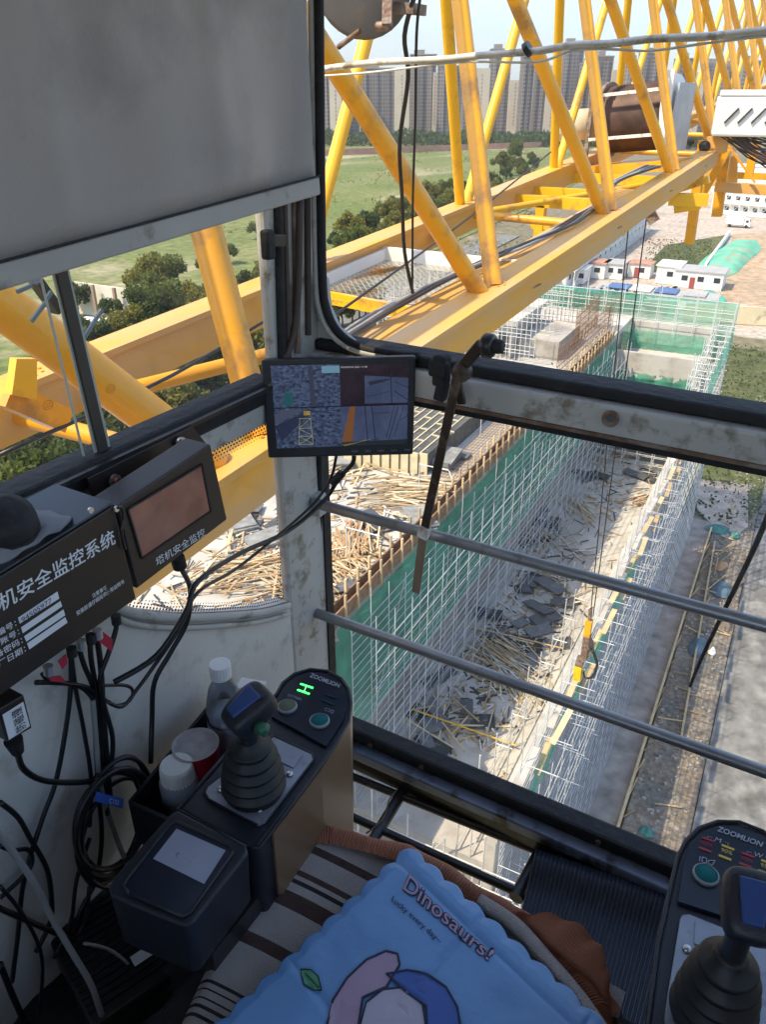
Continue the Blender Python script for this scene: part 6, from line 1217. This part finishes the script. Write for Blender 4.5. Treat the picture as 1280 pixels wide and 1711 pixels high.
for z, k in ((h*.66, 1.06), (h*.95, 1.0), (h, .93)):
    for i in range(n): a = 2*math.pi*i/n; rr = .027*k*(1+(.025*(i % 2) if z < h*.97 else 0)); P.append(b+Vector((rr*math.cos(a), rr*math.sin(a), z)))
q.add(P, [(j*n+i, j*n+(i+1) % n, (j+1)*n+(i+1) % n, (j+1)*n+i) for j in range(2) for i in range(n)]+[tuple(range(2*n, 3*n))]); build(q, 'cap', M_white, t)
# pale box edge behind bottle
tag(build(MB().box(PZ(420, 1150, -.93), (.05, .03, .02), rz=.3), 'tissue_pack', M_white, bevel=.003), 'small white pack tucked behind the bottle', 'packet')
# adapter on the floor
t = thing('power_adapter', 'black ribbed power adapter box lying among the cables below the left console', 'adapter', PZ(190, 1620, -1.30)); c = PZ(190, 1620, -1.30)
build(MB().box(c+Vector((0, 0, .03)), (.22, .14, .07), rz=-.35), 'housing', M_blkm, t, bevel=.006)
for i in range(14): build(MB().box(c+Matrix.Rotation(-.35, 3, 'Z')@Vector((-.09+i*.0135, 0, .066)), (.005, .13, .006), rz=-.35), 'fin', M_blkr, t)
for dx in (-.07, -.04): q = MB(); q.lathe([(0, .0), (.010, 0), (.010, .02), (.007, .028), (0, .03)], None, 14, c+Matrix.Rotation(-.35, 3, 'Z')@Vector((dx, .06, .06))); build(q, 'terminal', M_steel, t)
P = [c+Matrix.Rotation(-.35, 3, 'Z')@Vector((x, y, .0705)) for x, y in ((.045, .02), (.065, .02), (.065, .06), (.045, .06))]; build(MB().add(P, [(0, 1, 2, 3)]), 'label', M_label, t)
# bag / dark clutter beneath
q = MB(); c = PZ(120, 1700, -1.42)
q.grid(lambda u, v: c+Vector(((u-.5)*.8, (v-.5)*.6, .10*math.sin(math.pi*u)*math.sin(math.pi*v)+.03*noise.noise((u*6, v*6, 0)))), 40, 30); tag(build(q, 'black_bag', M_blkr, solid=.004), 'slumped black bag on the cab floor in the bottom left corner', 'bag')

# ------------------------------------------------------------------ seat, striped cover, blue pad
ZS = -1.05
seat = thing('operator_chair', 'operator seat under a striped knitted cover with terracotta ribbed edging', 'chair', (-.3, .35, -1.5))
build(MB().box((-.30, .30, -1.15), (.54, .78, .16)), 'cushion', M_blkr, seat, bevel=.03, seg=3); build(MB().box((-.30, .3, -1.38), (.3, .35, .3)), 'base', M_blkm, seat, bevel=.01)
M_kn = mat('knit_cream', (.66, .60, .58), .95, var=.08, scale=20, bump=.9, bscale=500); M_kb = mat('knit_brown', (.12, .065, .055), .95, var=.2, scale=60, bump=.9, bscale=500); M_kd = mat('knit_dark', (.035, .026, .035), .95, var=.2, scale=60, bump=.9, bscale=500)
def yk(x, y): p = PZ(x, y, ZS); return p.y-.0*p.x
M_terra = mat('rib_terracotta', (.36, .15, .09), .9, var=.15, scale=10)
# outline of the cover in plan: left edge / right edge as functions of Y
Lp = [PZ(x, y, ZS) for x, y in ((225, 1830), (285, 1711), (420, 1432), (452, 1398), (480, 1386), (520, 1381))]
def edge(P, y):
    for a, b in zip(P, P[1:]):
        if a.y <= y <= b.y: return lerp(a.x, b.x, (y-a.y)/(b.y-a.y))
    return P[0].x if y < P[0].y else P[-1].x
STP = []
def stripe(a, b, mi): y1_, y0_ = yk(*a), yk(*b); STP.append((min(y0_, y1_), max(y0_, y1_), mi))
stripe((473, 1392), (466, 1404), 1); stripe((438, 1428), (433, 1434), 1); stripe((428, 1440), (424, 1446), 2); stripe((414, 1458), (404, 1482), 1); stripe((371, 1533), (362, 1552), 1)
yb0 = 1621
for i in range(5): stripe((322-5*i-3*i, yb0+13*i), (320-5*i-3*i, yb0+5+13*i), 2)
stripe((268, 1696), (180, 1900), 1)
def surf(x, y):
    z = ZS+.006*noise.noise((x*6, y*6, 0))+.004*math.sin(x*18+y*7)
    z -= .10*max(0, (y-.70))/.05*0
    return z
yfar = .705; q = MB(); nu, nv = 60, 330; ylo = -.05
rows_ = [lerp(ylo, yfar, j/nv) for j in range(nv+1)]
V = []
for j, y in enumerate(rows_):
    xl = edge(Lp, y) if y > .2 else -.56
    for i in range(nu+1):
        u = i/nu; x = lerp(xl, -.03, u); z = surf(x, y)-.03*max(0, 1-u*18)**2
        sk = -.13*(x+.5) if False else 0
        V.append(Vector((x, y+.018*math.sin((x+.55)*9)*.6, z)))
q.v = V
for j in range(nv):
    ym = (rows_[j]+rows_[j+1])/2; mi = 0
    for a, b, k in STP:
        if a <= ym <= b: mi = k
    for i in range(nu): q.f.append((j*(nu+1)+i, j*(nu+1)+i+1, (j+1)*(nu+1)+i+1, (j+1)*(nu+1)+i)); q.sm.append(True); q.mi.append(mi)
build(q, 'striped_cover', [M_kn, M_kb, M_kd], seat)
# ribbed edging over the front of the seat
q = MB(); EP = [PZ(x, y, ZS-.012) for x, y in ((500, 1381), (560, 1379), (620, 1393), (690, 1412), (760, 1448), (830, 1490), (880, 1520), (930, 1560), (985, 1620), (1030, 1690), (1045, 1760))]
def epath(u):
    t = u*(len(EP)-1); i = min(int(t), len(EP)-2); return lerp(EP[i], EP[i+1], t-i)
def ef(u, v):
    p = epath(u); a = v*math.pi*.95; r = .022; d = (epath(min(1, u+.01))-epath(max(0, u-.01))).normalized(); n = Vector((-d.y, d.x, 0)); n = n if n.y > 0 else -n
    rb = .0012*math.sin(u*2*math.pi*150); wob = .006*math.sin(u*23)+.004*math.sin(u*51)
    return p+n*(lerp(-.05, .006, v)+wob*v*.6)+Vector((0, 0, .020+rb*1.5+.010*math.sin(math.pi*v)-.055*v**3))
q.grid(ef, 900, 10); build(q, 'ribbed_edging', M_terra, seat)
q = MB()                                    # gathered fold at the right front corner
BP = [PZ(x, y, ZS+.0) for x, y in ((870, 1535), (920, 1560), (965, 1600), (1000, 1640), (1030, 1700))]
def gf(u, v):
    t = u*(len(BP)-1); i = min(int(t), len(BP)-2); p = lerp(BP[i], BP[i+1], t-i); a = v*math.pi; w_ = .030*math.sin(math.pi*min(1, u*1.15+.05))+.008
    d = Vector((.75, .62, 0)); return p+d*(-w_*math.cos(a)*1.0)+Vector((0, 0, w_*1.1*math.sin(a)+.0014*math.sin(v*2*math.pi*22)+.005*math.sin(u*30+v*5)))
q.grid(gf, 60, 176); build(q, 'gathered_fold', M_terra, seat)
q = MB(); WP = [PZ(x, y, ZS+.025) for x, y in ((800, 1505), (860, 1545), (910, 1600), (965, 1665), (1010, 1730))]
q.path(WP, .011, 14, 5); build(q, 'hem', M_kn, seat)
# blue pad
pad = thing('cooling_pad', 'shiny blue wavy-edged seat pad with cartoon lettering lying on the striped cover', 'seat pad', (-.3, .5, -1.03))
ZP = -1.018; O = PZ(684, 1412, ZP); U_ = PZ(990, 1690, ZP); Lq = PZ(362, 1711, ZP)
ud = (U_-O); ud.z = 0; uL = .40; ud.normalize(); vd = (Lq-O); vd.z = 0; vd.normalize(); vL = .46
def pz(u, v):
    fu, fv = (.15+u*2.2) % 1, (.82+v*2.2) % 1; e = min(u, v, 1-u, 1-v)
    puff = .004*(min(1, abs(math.sin(math.pi*fu))*7)*min(1, abs(math.sin(math.pi*fv))*7))**.5
    border = min(1, e/.04); return ZP+.004+puff*border+.002*noise.noise((u*8, v*8, 2))
def pf(u, v):
    s = .0075
    du_ = -s*(1-abs(math.sin(v*math.pi*12))); dv_ = -s*(1-abs(math.sin(u*math.pi*10)))
    p = O+ud*(u*uL)+vd*(v*vL)
    if u < .06: p -= ud*du_*(1-u/.06)
    if u > .94: p += ud*du_*((u-.94)/.06)
    if v < .06: p -= vd*dv_*(1-v/.06)
    p.z = pz(u, v); return p
q = MB(); q.grid(pf, 180, 200); build(q, 'pad_body', mat('pad_blue', (.14, .31, .60), .34, var=.08, scale=6, bump=.08, bscale=40, coat=.3), pad, solid=.004)
def onpad(p, off=.0016, x2=.0022):
    d = Vector((p.x-O.x, p.y-O.y)); det = ud.x*vd.y-ud.y*vd.x; u = (d.x*vd.y-d.y*vd.x)/det/uL; v = (ud.x*d.y-ud.y*d.x)/det/vL
    return Vector((p.x, p.y, pz(min(max(u, 0), 1), min(max(v, 0), 1))+off+x2))
def pprint_(px, nm, mt_, off=.0016, line=None):
    P = [PZ(x, y, ZP+.010) for x, y in px]; q = MB(); c = sum(P, Vector())/len(P); n = len(P)
    if line is None:
        R_ = [[onpad(c+(p-c)*k, off) for p in P] for k in (0.001, .25, .5, .75, 1)]; V = [p for r in R_ for p in r]
        q.add(V, [(j*n+i, j*n+(i+1) % n, (j+1)*n+(i+1) % n, (j+1)*n+i) for j in range(4) for i in range(n)])
    else:
        for a, b in zip(P, P[1:]):
            for k in range(4): q.beam(onpad(lerp(a, b, k/4), off), onpad(lerp(a, b, (k+1)/4+.03), off), line, .0008)
    return build(q, nm, mt_, pad)
def refine(m, n=2):
    for _ in range(n):
        V = list(m.v); Fn = []
        for f in m.f:
            c = len(V); V.append(sum((V[i] for i in f), Vector())/len(f)); Fn += [(f[k], f[(k+1) % len(f)], c) for k in range(len(f))]
        m.v = V; m.f = Fn
    m.sm = [False]*len(m.f); m.mi = [0]*len(m.f); return m
def ptx(s, px, mt_, bold, nm='lettering', off=.0018):
    m = text_mesh(s, [PZ(a, b, ZP+.010) for a, b in px], 0, bold=bold); m.v = [onpad(p, off) for p in m.v]; return build(m, nm, mt_, pad)
M_navy = mat('print_navy', (.012, .018, .06), .5); M_pbl = mat('print_midblue', (.06, .13, .42), .5); M_ppk = mat('print_pale_pink', (.42, .30, .42), .5); M_pgr = mat('print_green', (.10, .33, .17), .5); M_pcr = mat('print_cream', (.48, .45, .55), .5)
DQ = ((672, 1487), (815, 1607), (829, 1587), (683, 1459))
ptx('Dinosaurs!', DQ, M_navy, .055, off=.0016); ptx('Dinosaurs!', ((673, 1486), (815, 1606), (828, 1588), (684, 1461)), M_ppk, .005, off=.0022)
ptx('Lucky every day~', ((652, 1507), (733, 1580), (739, 1570), (658, 1496)), M_navy, .01)
LF = ((503, 1619), (520, 1621), (532, 1632), (537, 1655), (522, 1652), (508, 1645)); pprint_(LF, 'leaf_print', M_pgr); pprint_(LF+(LF[0],), 'leaf_outline', M_navy, .002, .0012); pprint_(((510, 1626), (532, 1650)), 'leaf_outline', M_navy, .0022, .0012)
pink = ((545, 1720), (556, 1672), (580, 1635), (612, 1604), (645, 1589), (664, 1594), (668, 1612), (645, 1650), (606, 1668), (598, 1720)); pprint_(pink, 'pink_patch', M_ppk); pprint_(pink, 'patch_outline', M_navy, .002, .0028)
crm = ((600, 1720), (612, 1676), (640, 1654), (672, 1650), (706, 1680), (712, 1720)); pprint_(crm, 'cream_patch', M_pcr); pprint_(crm, 'patch_outline', M_navy, .0021, .0022)
blu = ((646, 1628), (680, 1622), (712, 1627), (745, 1650), (764, 1684), (770, 1722), (714, 1722), (712, 1682), (680, 1660)); pprint_(blu, 'blue_patch', M_pbl, .0022); pprint_(blu+(blu[0],), 'patch_outline', M_navy, .0026, .0026)
# seams of the pad are in its relief
